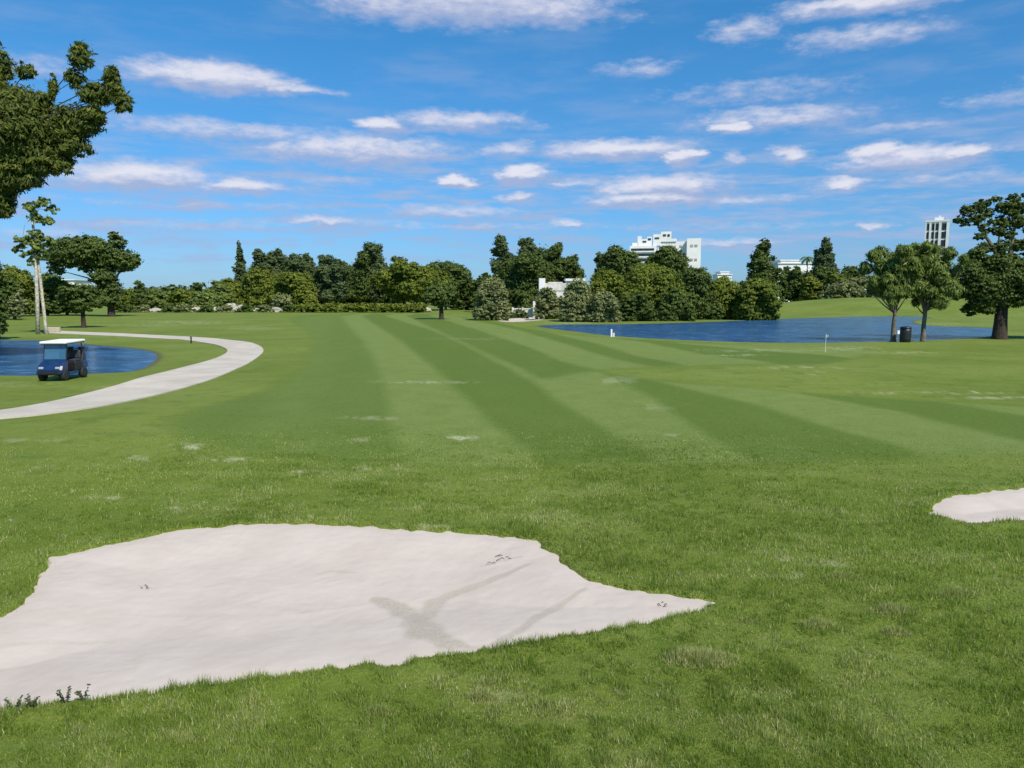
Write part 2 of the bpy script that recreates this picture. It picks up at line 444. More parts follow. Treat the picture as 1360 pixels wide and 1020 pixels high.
def build_sand(poly, dep, w, step, with_damp, label_name='sand_bunker'):
    P2 = np.array([p[:2] for p in poly]); mn = P2.min(0)-.2; mx = P2.max(0)+.2
    xs = np.arange(mn[0], mx[0], step); ys = np.arange(mn[1], mx[1], step)
    X, Y = np.meshgrid(xs, ys); d = sdf(poly, X, Y)
    Z = hgt0(X, Y)+sandz(d, dep, w)-.012*sst(.3, -.1, d)
    Z = Z+.035*(fbm(X/.9, Y/.9, 91, 3)-.5)*sst(0, .4, d)+.010*(fbm(X/.12, Y/.12, 95, 2)-.5)
    dm = np.zeros(X.shape)
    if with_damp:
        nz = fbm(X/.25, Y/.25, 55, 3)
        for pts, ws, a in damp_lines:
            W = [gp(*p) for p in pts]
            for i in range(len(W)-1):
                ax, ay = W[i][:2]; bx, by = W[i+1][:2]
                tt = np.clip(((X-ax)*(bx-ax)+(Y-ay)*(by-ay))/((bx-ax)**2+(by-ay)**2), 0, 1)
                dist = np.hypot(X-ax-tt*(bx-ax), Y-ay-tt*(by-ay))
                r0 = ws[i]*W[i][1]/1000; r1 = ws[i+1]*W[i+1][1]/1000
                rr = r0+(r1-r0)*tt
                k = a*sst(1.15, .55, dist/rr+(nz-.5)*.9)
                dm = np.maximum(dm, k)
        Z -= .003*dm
    n = len(xs); m = len(ys)
    i = np.arange(m-1)[:, None]; j = np.arange(n-1)[None, :]
    F = np.stack([i*n+j, i*n+j+1, (i+1)*n+j+1, (i+1)*n+j], -1).reshape(-1, 4)
    dd = d.ravel(); keep = (dd[F] > -.06 if step < .1 else dd[F] > -.6).all(1)
    F = F[keep]; used = np.unique(F); mp = -np.ones(n*m, int); mp[used] = np.arange(len(used))
    V = np.c_[X.ravel(), Y.ravel(), Z.ravel()][used]
    o = mesh_np(label_name, V, mp[F], M['sand'], attrs={'damp': dm.ravel()[used]}, smooth=True)
    tag(o, kind='structure')
build_sand(B1, .11, 1.7, .035, True)
build_sand(B2, .08, 1.1, .05, False)
build_sand(B3, .2, 3.0, .4, False)

# water
def watermat():
    m, t, b = mat('lake water')
    pos = t.new('ShaderNodeNewGeometry').outputs['Position']
    mp = t.new('ShaderNodeMapping'); t.put(mp.inputs['Vector'], pos); mp.inputs['Scale'].default_value = (.8, 1.3, 1)
    n1 = t.noise(mp.outputs[0], 1.3, 4, .6); n2 = t.noise(mp.outputs[0], 5.5, 4, .7); n3 = t.noise(pos, .12, 2)
    c = t.mix(t.rng(n3, .3, .7), (.014, .068, .165), (.024, .110, .260))
    n4 = t.noise(mp.outputs[0], .7, 6, .75)  # ripple contrast painted into the water colour: lighter sparkles, darker troughs
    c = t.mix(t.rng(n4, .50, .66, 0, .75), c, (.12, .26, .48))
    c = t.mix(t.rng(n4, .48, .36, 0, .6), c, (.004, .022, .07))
    t.put(b.inputs['Base Color'], c); b.inputs['Roughness'].default_value = .14; b.inputs['IOR'].default_value = 1.33
    b.inputs['Specular IOR Level'].default_value = .5
    bp = t.new('ShaderNodeBump'); bp.inputs['Strength'].default_value = 1.0; bp.inputs['Distance'].default_value = .24
    t.put(bp.inputs['Height'], t.m('ADD', n1, t.m('MULTIPLY', n2, .45))); t.put(b.inputs['Normal'], bp.outputs[0])
    return m
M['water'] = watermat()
for poly in (pondR, pondL):
    c = np.mean(np.array(poly), 0)
    V = [(p[0]+(p[0]-c[0])*.01, p[1]+(p[1]-c[1])*.01, WL) for p in poly]
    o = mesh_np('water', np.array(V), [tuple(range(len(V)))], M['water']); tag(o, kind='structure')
    if o.data.polygons[0].normal.z < 0: o.data.flip_normals()

# path
def pathmat():
    m, t, b = mat('concrete path')
    pos = t.new('ShaderNodeNewGeometry').outputs['Position']
    n = t.noise(pos, .5, 5, .6); f = t.noise(pos, 9, 4, .7)
    c = t.mix(t.rng(n, .3, .7), (.45, .395, .32), (.56, .50, .415)); c = t.mix(t.rng(f, .50, .75, 0, .5), c, (.33, .30, .25))
    t.put(b.inputs['Base Color'], c); b.inputs['Roughness'].default_value = .9
    return m
M['path'] = pathmat()
outer = [(-160,570),(-60,563),(0,557),(60,551),(130,541),(200,527),(250,514),(290,501),(322,487),(342,475),(350,466),(343,459),(325,454),(290,450.3),(240,447),(180,444),(120,441.5),(76,439.5),(60,439)]
inner = [(-160,556),(-60,552),(0,546),(50,538),(100,527),(160,511),(205,498),(245,488),(280,478.5),(298,471),(302,466),(296,461.5),(283,457.5),(258,453.5),(215,450),(165,447),(115,444.8),(74,443),(58,442.5)]
def catm(pts, k):
    out = []
    for i in range(len(pts)-1):
        p0, p1, p2, p3 = [np.array(pts[min(max(i+q, 0), len(pts)-1)], float) for q in (-1, 0, 1, 2)]
        for j in range(k):
            t = j/k; out.append(0.5*((2*p1)+(-p0+p2)*t+(2*p0-5*p1+4*p2-p3)*t*t+(-p0+3*p1-3*p2+p3)*t**3))
    out.append(np.array(pts[-1], float)); return out
O = catm([gp(*p)[:2] for p in outer], 5); I = catm([gp(*p)[:2] for p in inner], 5)
V = []; F = []; W = 6
for a, b in zip(O, I):
    for k in range(W+1):
        q = a+(b-a)*k/W; z = float(hgt(np.array([q[0]]), np.array([q[1]]))[0]); V.append((q[0], q[1], z+.045))
    for q in (a, b):
        z = float(hgt(np.array([q[0]]), np.array([q[1]]))[0]); V.append((q[0], q[1], z-.08))
n = W+3
for i in range(len(O)-1):
    for k in range(W): F.append((i*n+k, i*n+k+1, (i+1)*n+k+1, (i+1)*n+k))
    F.append((i*n, (i+1)*n, (i+1)*n+W+1, i*n+W+1)); F.append((i*n+W, i*n+W+2, (i+1)*n+W+2, (i+1)*n+W))
import bmesh
o = mesh_np('path', V, F, M['path']); tag(o, kind='structure')
bm = bmesh.new(); bm.from_mesh(o.data); bmesh.ops.recalc_face_normals(bm, faces=bm.faces[:]); bm.to_mesh(o.data); bm.free()

# ------------------------------------------------------------------ grass blades (foreground turf)
def bladecol(x, y, dryv):
    n = len(x)
    big = fbm(x/2.2, y/2.2, 131, 3); mid = fbm(x/.5, y/.5, 137, 3)
    streak = fbm(x/1.8, y/.5, 139, 3)
    g0 = np.array([.140, .214, .028]); g1 = np.array([.300, .380, .082]); straw = np.array([.60, .56, .30])
    k = np.clip(.1+.9*sst(.3, .7, big*.4+mid*.3+streak*.3)+rng.normal(0, .22, n), 0, 1)[:, None]
    c = g0*(1-k)+g1*k
    s = (rng.random(n) < (.05+.30*sst(.48, .70, streak*.5+mid*.5)+.7*dryv))[:, None]
    c = np.where(s, straw*(.55+.6*rng.random((n, 1))), c)
    return c*(.75+.5*rng.random((n, 1)))
def blademat():
    m, t, b = mat('grass blades')
    c = t.attr('col', True)
    t.put(b.inputs['Base Color'], c); b.inputs['Roughness'].default_value = .6; b.inputs['Specular IOR Level'].default_value = .2
    tr = t.new('ShaderNodeBsdfTranslucent'); t.put(tr.inputs[0], t.mix(1.0, c, (1.2, 1.25, .7), 'MULTIPLY'))
    mx = t.new('ShaderNodeMixShader'); mx.inputs[0].default_value = .42
    out = [q for q in t.n if q.type == 'OUTPUT_MATERIAL'][0]
    t.l.new(b.outputs[0], mx.inputs[1]); t.l.new(tr.outputs[0], mx.inputs[2]); t.l.new(mx.outputs[0], out.inputs[0])
    return m
M['blade'] = blademat()
def blades(X, Y, Z, H, Wd, lean, col):
    n = len(X)
    a = rng.random(n)*2*np.pi; b2 = rng.random(n)*2*np.pi
    dx, dy = np.cos(a)*Wd/2, np.sin(a)*Wd/2
    ln = lean*rng.random(n)*H
    V = np.empty((n, 3, 3))
    V[:, 0] = np.c_[X-dx, Y-dy, Z-.006]; V[:, 1] = np.c_[X+dx, Y+dy, Z-.006]
    V[:, 2] = np.c_[X+np.cos(b2)*ln, Y+np.sin(b2)*ln, Z+np.sqrt(np.maximum(H**2-ln**2, 1e-5))]
    return V.reshape(-1, 3), np.arange(3*n).reshape(-1, 3), np.repeat(col, 3, 0)
def build_grass():
    N = 900000
    th = np.radians(rng.uniform(-41, 41, N)); 
    r = np.exp(rng.uniform(math.log(4.6), math.log(26), N))
    X = r*np.sin(th); Y = r*np.cos(th)
    fade = sst(26, 14, r+2.0*(fbm(X/2, Y/2, 151, 2)-.5))
    ds = np.maximum(sdf(B1, X, Y), sdf(B2, X, Y))
    keep = (ds < .02+.11*sst(.52, .70, fbm(X/.10, Y/.10, 171, 2))) & (rng.random(N) < np.clip(fade*1.4, 0, 1))
    X, Y, r, ds, fade = X[keep], Y[keep], r[keep], ds[keep], fade[keep]
    Z = hgt(X, Y)
    dr = dryness(X, Y)
    tuft = fbm(X/.16, Y/.16, 161, 3); big = fbm(X/1.4, Y/1.4, 163, 3)
    H = (.018+.044*sst(.35, .7, tuft)**1.5+.024*sst(.45, .7, big))*(.6+.8*rng.random(len(X)))*(.35+.65*fade)
    H *= 1+.35*sst(-.15, 0, ds)
    Wd = (.0035+.00062*r)*(.7+.6*rng.random(len(X)))
    V, F, C = blades(X, Y, Z, H, Wd, .85, bladecol(X, Y, dr))
    o = mesh_np('grass', V, F, M['blade'], attrs={'col': C})
    tag(o, 'mown green turf with scattered straw blades around the sand bunkers', 'grass', kind='stuff')
build_grass()

# pale tussocks
def clump(px, py, wpx, hpx, label, straw=.6, n=1400, seed=0, name='grass_tussock', green=(.26, .33, .07)):
    g = gp(px, py, hgt); s = math.hypot(g[0], g[1])/1000*1.03
    wr = wpx*s/2; dr_ = wr*.55; hh = hpx*s*1.1
    u = rng.normal(0, .45, n); v = rng.normal(0, .45, n); qq = np.maximum(1, np.hypot(u, v)); u, v = u/qq**1.6, v/qq**1.6; n = len(u)
    X = g[0]+u*wr; Y = g[1]+v*dr_
    q = np.hypot(u, v)
    H = hh*(1-.75*np.clip(q, 0, 1)**1.5)*(.35+.85*rng.random(n))*(.7+.6*vn(X/.09, Y/.09, seed))
    k = (rng.random(n) < straw)[:, None]
    col = np.where(k, np.array([.62, .60, .30])*(.5+.6*rng.random((n, 1))), np.array(green)*(.6+.8*rng.random((n, 1))))
    V, F, C = blades(X-g[0], Y-g[1], hgt(X, Y)-g[2], H, .009+0*X, .8, col)
    o = mesh_np(name, V, F, M['blade'], attrs={'col': C}, loc=g)
    tag(o, label, 'grass tussock', 'pale grass tussocks in the rough')
clump(928, 876, 105, 17, 'largest pale grass tussock right below the tip of the big bunker', .6, 3400, 1)
clump(1084, 831, 52, 12, 'mid-sized straw topped tussock up and right of the largest tussock', .5, 1100, 2)
clump(992, 826, 34, 7, 'small faint tussock just right of the bunker tip', .35, 500, 3)
clump(1186, 812, 58, 12, 'broad straw tussock below the right hand bunker, farthest right', .5, 1800, 4)
clump(1190, 842, 44, 9, 'low straw tussock just below the broad right hand one', .45, 1300, 8)
clump(505, 948, 56, 14, 'dark centred tussock on the bottom bank below the big bunker', .25, 1200, 5)
clump(640, 928, 46, 15, 'upright pale tussock below the middle of the bunker edge', .55, 800, 6)
clump(1270, 790, 60, 9, 'thin green tussock below the small right bunker', .4, 1800, 7)
clump(1120, 768, 56, 9, 'flat tussock above the mid-sized straw topped one', .4, 1700, 9)

# weeds and debris in the bunker
M['weed'] = simple('weed leaves', (.055, .075, .022), .7, nscale=20, namt=.3)
M['twig'] = simple('dry twig', (.10, .075, .055), .9, nscale=30, namt=.4)
def weed(px, py, hpx, label, seed):
    random.seed(seed); g = gp(px, py, hgt); s = math.hypot(g[0], g[1])/1000; h = hpx*s
    root = empty('weed', g, label, 'weed', 'small weeds on the bunker lip')
    st = MB(); lf = MB()
    for k in range(5):
        a = random.uniform(0, 6.28); l = h*random.uniform(.6, 1.2); tx = math.cos(a)*l*.7; ty = math.sin(a)*l*.4
        pts = [(0, 0, -.02), (tx*.5, ty*.5, l*.6), (tx, ty, l)]
        st.tube(pts, [.004, .003, .002], 5)
        for q in range(4):
            t_ = .4+.2*q; lf.box((tx*t_, ty*t_, l*t_), (.035, .015, .006), random.uniform(0, 3), random.uniform(-.6, .6), random.uniform(-.6, .6))
    st.build('stem', M['twig'], root); lf.build('leaf', M['weed'], root)
weed(18, 945, 14, 'tiny dark weed on the bunker lip nearest the left frame edge', 1)
weed(42, 940, 12, 'tiny dark weed second from the left frame edge on the bunker lip', 2)
weed(88, 934, 18, 'dark weed leaning right on the lower bunker lip, tallest of them', 3)
weed(112, 931, 15, 'dark sprig just right of the tallest weed on the bunker lip', 4)
def debris(px, py, wpx, label, seed, n=5):
    random.seed(seed); g = gp(px, py, lambda x, y: hgt(x, y)+.09); s = g[1]/1000
    g = gp(px, py); d = float(sdf(B1, np.array([g[0]]), np.array([g[1]]))[0]); g[2] += float(sandz(np.array([d]), .11, 1.6)[0])+.004
    b = MB()
    for k in range(n):
        x = random.uniform(-.5, .5)*wpx*s; y = random.uniform(-.5, .5)*wpx*s; l = wpx*s*random.uniform(.14, .3); a = random.uniform(-.6, .6)
        b.tube([(x-l/2*math.cos(a), y-l/2*math.sin(a), .006), (x, y+.01, .022), (x+l/2*math.cos(a), y+l/2*math.sin(a), .008)], [.004, .006, .003], 5)
    o = b.build('twig_litter', M['twig'], loc=g); tag(o, label, 'twig litter', 'bits of litter on the bunker sand')
debris(195, 771, 12, 'dark bit of twig on the left part of the bunker sand', 1, 4)
debris(664, 740, 30, 'scattered twigs near the far right edge of the bunker sand', 2, 9)
debris(879, 803, 16, 'dark twig scrap near the pointed right end of the bunker', 3, 6)

# ------------------------------------------------------------------ trees
def leaf_quads(C, Nrm, size, elong=1.6, droop=0):
    n = len(C)
    Nn = Nrm+rng.normal(0, .55, (n, 3)); Nn /= np.linalg.norm(Nn, axis=1)[:, None]+1e-9
    r = rng.normal(0, 1, (n, 3)); r[:, 2] -= droop
    u = r-Nn*np.sum(r*Nn, 1)[:, None]; u /= np.linalg.norm(u, axis=1)[:, None]+1e-9
    w = np.cross(Nn, u)
    s = size*(.6+.8*rng.random((n, 1)))
    a = s*.5*elong; b = s*.5
    V = np.empty((n, 4, 3)); V[:, 0] = C-u*a; V[:, 1] = C+w*b-u*a*.1; V[:, 2] = C+u*a; V[:, 3] = C-w*b-u*a*.1
    return V.reshape(-1, 3)
def crown(name, blobs, n, size, material, parent, clumpk=1.0, elong=1.6, droop=0, zmin=None, spread=.5):
    B = np.array(blobs, float)
    vol = (B[:, 3]*B[:, 5])**1.0; pr = vol/vol.sum()
    n = int(n*2.6); nc = max(16, int(n/24*clumpk)); size = size*.86
    bi = rng.choice(len(B), nc, p=pr)
    d = rng.normal(0, 1, (nc, 3)); d /= np.linalg.norm(d, axis=1)[:, None]
    rad = rng.random(nc)**.35
    cc = B[bi, :3]+d*B[bi, 3:6]*(rad*.88)[:, None]
    crad = B[bi, 3:6].min(1)*rng.uniform(.12, .34, nc)*spread*2
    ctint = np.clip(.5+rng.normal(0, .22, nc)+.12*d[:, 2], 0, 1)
    k = rng.integers(0, nc, n)
    e = rng.normal(0, 1, (n, 3)); e /= np.linalg.norm(e, axis=1)[:, None]
    e[:, 2] = np.abs(e[:, 2])*.8+e[:, 2]*.2
    C = cc[k]+e*crad[k][:, None]*(rng.random(n)**.4)[:, None]*np.array([1.15, 1.15, .8])
    stray = rng.random(n) < .14; C = np.where(stray[:, None], cc[k]+e*crad[k][:, None]*rng.uniform(1, 1.9, (n, 1)), C)
    nr = e*.6+d[k]*.7+np.array([0, 0, .25])
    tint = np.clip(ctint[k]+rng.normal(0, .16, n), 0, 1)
    if zmin is not None: C[:, 2] = np.maximum(C[:, 2], zmin+.1*rng.random(n))
    V = leaf_quads(C, nr, size, elong, droop)
    F = np.arange(4*n).reshape(-1, 4)
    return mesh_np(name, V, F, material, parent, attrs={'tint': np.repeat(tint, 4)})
def ground_at(px, Y):
    x = P(px, 400, Y)[0]; return np.array([x, Y, float(hgt(np.array([x]), np.array([Y]))[0])])
def trunk_limbs(root_loc, blobs, r0, fork, parent, bark, lean=(0, 0), n=8, limb=.45):
    b = MB(); f = np.array([lean[0], lean[1], fork])
    b.tube([(0, 0, -.3), (lean[0]*.1, lean[1]*.1, fork*.08), (lean[0]*.4, lean[1]*.4, fork*.5), f], [r0*1.45, r0*1.05, r0*.9, r0*(.8 if len(blobs) or fork < 6 else .15)], n)
    for q in blobs:
        c = np.array(q[:3]); m = f+(c-f)*.5+np.array([random.uniform(-.12, .12), random.uniform(-.12, .12), .04])*np.linalg.norm(c-f)
        st = f-np.array([lean[0], lean[1], fork])*random.uniform(0, .15)
        b.tube([st, m, c], [r0*limb*1.1, r0*limb*.55, r0*limb*.12], 6)
    return b.build('trunk', bark, parent, smooth=True)
def tree(name, label, cat, Y, tpx, blobs_px, mat_, leafpx=2.3, dens=1.2, bark='bark', r0=.25, fork=None, group=None, elong=1.6, droop=0, clumpk=1.0, limb=.45, depth=1.0, spread=.5, lean=(0, 0), nlimb=None):
    g = ground_at(tpx, Y); s = Y*1.0/1000/CP*1.0
    root = empty(name, g, label, cat, group)
    bl = []; area = 0
    for q in blobs_px:
        c = P(q[0], q[1], Y)-g; dy = q[4] if len(q) > 4 else random.uniform(-.35, .35)*q[2]*depth
        bl.append((c[0], c[1]+dy*s, c[2], q[2]*s, q[2]*s*depth, q[3]*s)); area += math.pi*q[2]*q[3]
    zlow = min(b[2]-b[5] for b in bl)
    if fork is None: fork = max(.6, zlow+.25*max(b[5] for b in bl))
    n = int(area*dens*(2.3/leafpx)**2)
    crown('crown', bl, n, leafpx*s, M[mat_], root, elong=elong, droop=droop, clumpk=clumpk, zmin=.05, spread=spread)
    trunk_limbs(g, bl if nlimb is None else bl[:nlimb], r0, fork, root, M[bark], limb=limb, lean=lean)
    return root
def envelope(cx, top, bot, w, kind, seed, n=None):
    random.seed(seed); out = []; h = bot-top
    if kind == 'round':
        n = n or 9; out.append((cx, top+h*.52, w*.36, h*.40, 0))
        for k in range(n):
            a = math.pi*(k+.5)/n*1.25-math.pi*.12; rr = random.uniform(.17, .24)
            out.append((cx+math.cos(a)*w*(.5-rr), top+h*.5-math.sin(a)*h*(.5-rr)+random.uniform(-.04, .04)*h, w*rr, h*rr, random.uniform(-.35, .35)*w))
    elif kind == 'bush':
        n = n or 8; out.append((cx, top+h*.55, w*.38, h*.45, 0))
        for k in range(n):
            a = math.pi*(k+.5)/n; rr = random.uniform(.17, .25)
            out.append((cx+math.cos(a)*w*(.5-rr), bot-h*.22-math.sin(a)*h*(.78-rr), w*rr, h*rr, random.uniform(-.35, .35)*w))
        for k in range(5): out.append((cx+(k-2)*w*.19, bot-h*.13, w*.17, h*.24, -w*.15+random.uniform(-.1, .1)*w))
    elif kind == 'cone':
        n = n or 8
        for k in range(n):
            t = (k+.3)/n; rr = .07+.30*t**.8
            out.append((cx+random.uniform(-.06, .06)*w, top+h*t*.88, w*rr*1.35, h*.13, random.uniform(-.1, .1)*w))
            out.append((cx+random.choice((-1, 1))*w*rr*1.25, top+h*(t*.88+.03), w*rr*.5, h*.055, random.uniform(-.2, .2)*w))
    elif kind == 'shaggy':
        n = n or 11; out.append((cx, top+h*.6, w*.30, h*.36, 0))
        out.append((cx, top+h*.33, w*.2, h*.22, 0))
        for k in range(n):
            t = (k+random.random())/n; ww = w*.5*(.25+.75*min(1, t*1.6))
            out.append((cx+random.uniform(-1, 1)*ww*.85, top+h*(.07+.75*t), w*random.uniform(.13, .22), h*random.uniform(.08, .14), random.uniform(-.3, .3)*w))
        out.append((cx+random.uniform(-.1, .1)*w, top+h*.07, w*.12, h*.09, 0))
    return out

# --- left foreground casuarina (crown enters from the left)
random.seed(3)
tree('casuarina_tree', 'huge shaggy tree whose crown fills the upper left corner', 'tree', 46, -95,
     [(-60,180,75,70),(-90,110,60,50),(-20,105,28,34),(5,150,45,38),(-10,210,50,45),(-30,260,45,38),(40,175,34,28),(75,170,32,26),(60,215,30,22),(30,235,32,22),(100,160,30,24),(125,128,20,20),(95,195,26,16),(5,268,16,26),(55,132,16,12),
      (110,78,15,20),(100,105,14,14),(146,104,11,22),(150,125,15,16),(163,138,11,14),(120,155,22,14),(85,225,16,10),(70,115,6,18),(5,90,12,22),(35,95,12,12),(-5,62,6,14),(80,212,18,10),(30,200,36,26),(0,235,30,30),(-70,290,40,30),(-140,220,60,60),(-120,150,50,50),(12,165,60,50),(40,200,46,26),(15,185,40,50),(-5,270,18,20),(85,185,26,18)],
     'pine', leafpx=2.2, dens=.46, bark='bark', r0=.6, fork=9.5, elong=4.0, droop=1.1, clumpk=1.2, limb=.20, spread=.60, depth=.9)
# --- twin pale trunk tree
random.seed(4)
tw = tree('slender_tree', 'slim tree on twin bare pale trunks beside the left pond', 'tree', 80, 59,
     [(40,275,9,8),(58,270,12,9),(70,280,9,9),(50,290,10,8),(64,294,9,6),(30,322,11,9),(45,313,14,10),(62,322,10,9),(38,338,14,8),(58,340,9,8),(22,330,7,6),(48,328,12,12),(46,350,8,6)],
     'fresh', leafpx=3.0, dens=1.2, bark='palebark', r0=.16, fork=13.0, elong=1.5, limb=.3, spread=.5, lean=(-.75, 0), nlimb=6)
b = MB(); g = ground_at(59, 80)
b.tube([P(50.5, 445, 79.6)-g, P(49.5, 400, 79.6)-g, P(47.5, 355, 79.6)-g, P(42, 322, 79.8)-g], [.22, .18, .16, .08], 8)
b.build('trunk', M['palebark'], tw, smooth=True)
# --- left background
KL = {'shaggy': 1, 'cone': 1}
def T(name, label, Y, cx, top, bot, w, kind, mat_, seed, tpx=None, r0=.3, dens=1.25, leafpx=2.2, group=None, cat='tree', **kw):
    if kind in KL: leafpx *= .85; kw.update(clumpk=1.8, fork=P(cx, top+(bot-top)*.12, Y)[2], nlimb=0)
    return tree(name, label, cat, Y, tpx if tpx is not None else cx, envelope(cx, top, bot, w, kind, seed), mat_, leafpx=leafpx, dens=dens, r0=r0, group=group, **kw)
random.seed(9)
tree('broadleaf_tree', 'big dark umbrella tree right of the twin pale trunks', 'tree', 150, 147,
     [(100,338,30,22),(75,340,16,16),(130,335,26,20),(150,345,28,20),(172,350,17,12),(180,345,9,9),(155,322,12,10),(151,313,6,7),(115,322,22,10),(90,325,20,10),(140,368,20,14),(146,385,17,18),(135,400,20,10),(75,358,12,9),(120,352,26,12),(150,400,14,10)],
     'dark', leafpx=2.2, dens=1.35, r0=.7, fork=5, limb=.35)
T('round_tree', 'small round tree in front of the big dark umbrella tree', 95, 108, 379, 420, 60, 'round', 'dark', 21, tpx=109, r0=.3, dens=1.5)
LB = 'trees along the far left edge of the course'
T('shrub', 'dark shrub cut by the left frame edge', 70, -8, 335, 436, 44, 'bush', 'dark', 22, group=LB, cat='shrub', leafpx=2.8)
T('broadleaf_tree', 'dark tree behind the shrub at the left frame edge', 150, 22, 352, 412, 62, 'bush', 'olive', 23, group=LB)
T('broadleaf_tree', 'dark leafy tree behind the foot of the twin pale trunks', 155, 62, 362, 414, 56, 'bush', 'dark', 24, group=LB)
T('shrub', 'paler bush low at far left, in front of the dark trees', 128, 18, 378, 418, 30, 'bush', 'pale', 25, group=LB, cat='shrub')
T('broadleaf_tree', 'thick green bush tree between pale trunks and small round tree', 158, 88, 372, 413, 60, 'bush', 'olive', 26, group=LB)
T('broadleaf_tree', 'tree far beyond the left frame edge', 120, -90, 330, 420, 110, 'bush', 'dark', 27, group=LB)
# --- far left low wood
GW = 'low trees behind the rough on the left'
for i, (cx, top, w, m_, lb) in enumerate([(172,383,42,'olive','first low tree right of the big dark umbrella tree'),(188,374,26,'dark','slightly taller dark tuft tree above the first low one'),
        (212,384,44,'fresh','light green low tree left of the gap in the far wood'),(240,383,40,'olive','olive low tree left of the rising wood'),(262,375,36,'dark','dark low tree where the far wood starts to rise'),
        (272,384,46,'fresh','bright low bush below the start of the rising wood')]):
    T('low_tree', lb, 215-12*(i % 2)-(8 if m_ == 'fresh' else 0), cx, top, 410, w, 'bush' if m_ != 'dark' else 'shaggy', m_, 30+i, group=GW, leafpx=2.0)
GM = 'trees of the wood left of centre'
for i, (kind, cx, top, bot, w, m_, Y, lb) in enumerate([
        ('cone',318,326,405,24,'blue',235,'thin spire topped conifer standing highest left of centre'),
        ('shaggy',345,333,408,46,'blue',228,'bluish shaggy tree just right of the spire conifer'),
        ('shaggy',366,330,408,49,'blue',232,'tall bluish tree above the widest olive bush'),
        ('shaggy',388,337,408,46,'blue',226,'bluish tree right of the tall one above the olive bush'),
        ('shaggy',408,336,408,46,'blue',234,'pointed bluish tree at the left of the dark row'),
        ('shaggy',430,340,408,49,'blue',228,'second tree of the dark bluish row, flat topped'),
        ('shaggy',450,344,408,46,'blue',224,'loose bluish tree at the right dip of the dark row'),
        ('shaggy',478,334,408,49,'dark',230,'dark tree just left of the tallest central one'),
        ('shaggy',500,324,408,57,'blue',234,'tallest loose crowned tree left of the two domed trees'),
        ('shaggy',527,340,408,41,'dark',236,'pointed tree top peeping over the first domed tree'),
        ('bush',372,340,408,110,'dark',242,'broad dark mass of crowns behind the bluish tall trees'),
        ('bush',448,347,408,96,'dark',243,'broad dark crown behind the dark bluish row'),
        ('bush',300,368,410,44,'olive',212,'olive bush tree below the spire conifer'),
        ('bush',292,376,411,40,'fresh',206,'small light bush left of the olive bush tree'),
        ('bush',345,356,411,62,'olive',208,'broad olive tree under the tall bluish ones'),
        ('bush',392,360,412,66,'olive',204,'widest olive bush with sunlit top before the dark row'),
        ('bush',376,388,414,28,'pale',198,'little grey green bush at the foot of the widest olive bush'),
        ('round',537,348,408,84,'olive',212,'left one of the two dome crowned trees'),
        ('round',592,344,408,72,'dark',216,'right one of the two dome crowned trees'),
        ('round',566,352,409,70,'olive',208,'olive crown filling between the two domed trees'),
        ('bush',621,368,410,44,'dark',220,'low dark tree right of the domed trees'),
        ('bush',645,362,410,40,'dark',214,'dark tree filling the dip left of the tall grove')]):
    T('wood_tree', lb, Y, cx, top, bot, w, kind, m_, 50+i, group=GM, leafpx=2.0, r0=.35, dens=1.35 if kind != 'shaggy' else 1.2)
T('fairway_tree', 'small dark tree alone on the fairway end with short trunk', 131, 586, 374, 414, 48, 'round', 'dark', 80, r0=.42, dens=1.5)
T('shrub', 'grey green rounded shrub reaching the grass beside the far bunker', 127, 654, 366, 423, 48, 'bush', 'pale', 81, cat='shrub', dens=1.3)
GT = 'trees of the tall central grove'
for i, (kind, cx, top, bot, w, m_, Y, lb) in enumerate([
        ('shaggy',668,314,405,44,'blue',182,'tall ragged tree at the left of the central grove'),
        ('shaggy',700,316,405,52,'blue',186,'tall ragged tree at the top of the central grove'),
        ('round',700,336,414,92,'dark',168,'broad dark green tree in front of the ragged grove tops'),
        ('shaggy',738,322,410,46,'dark',180,'ragged tree right of the grove top'),
        ('round',748,342,410,58,'dark',172,'dark tree right behind the white garden building'),
        ('shaggy',762,338,405,30,'blue',184,'last ragged tree where the central grove slopes down'),
        ('bush',715,330,408,96,'dark',192,'broad dark crown behind the ragged grove tops'),
        ('bush',685,384,414,60,'dark',160,'low dark tree left of the white garden building')]):
    T('grove_tree', lb, Y, cx, top, bot, w, kind, m_, 90+i, group=GT, leafpx=2.1, r0=.4, dens=1.35)
GR = 'trees and bushes on the lake bank'
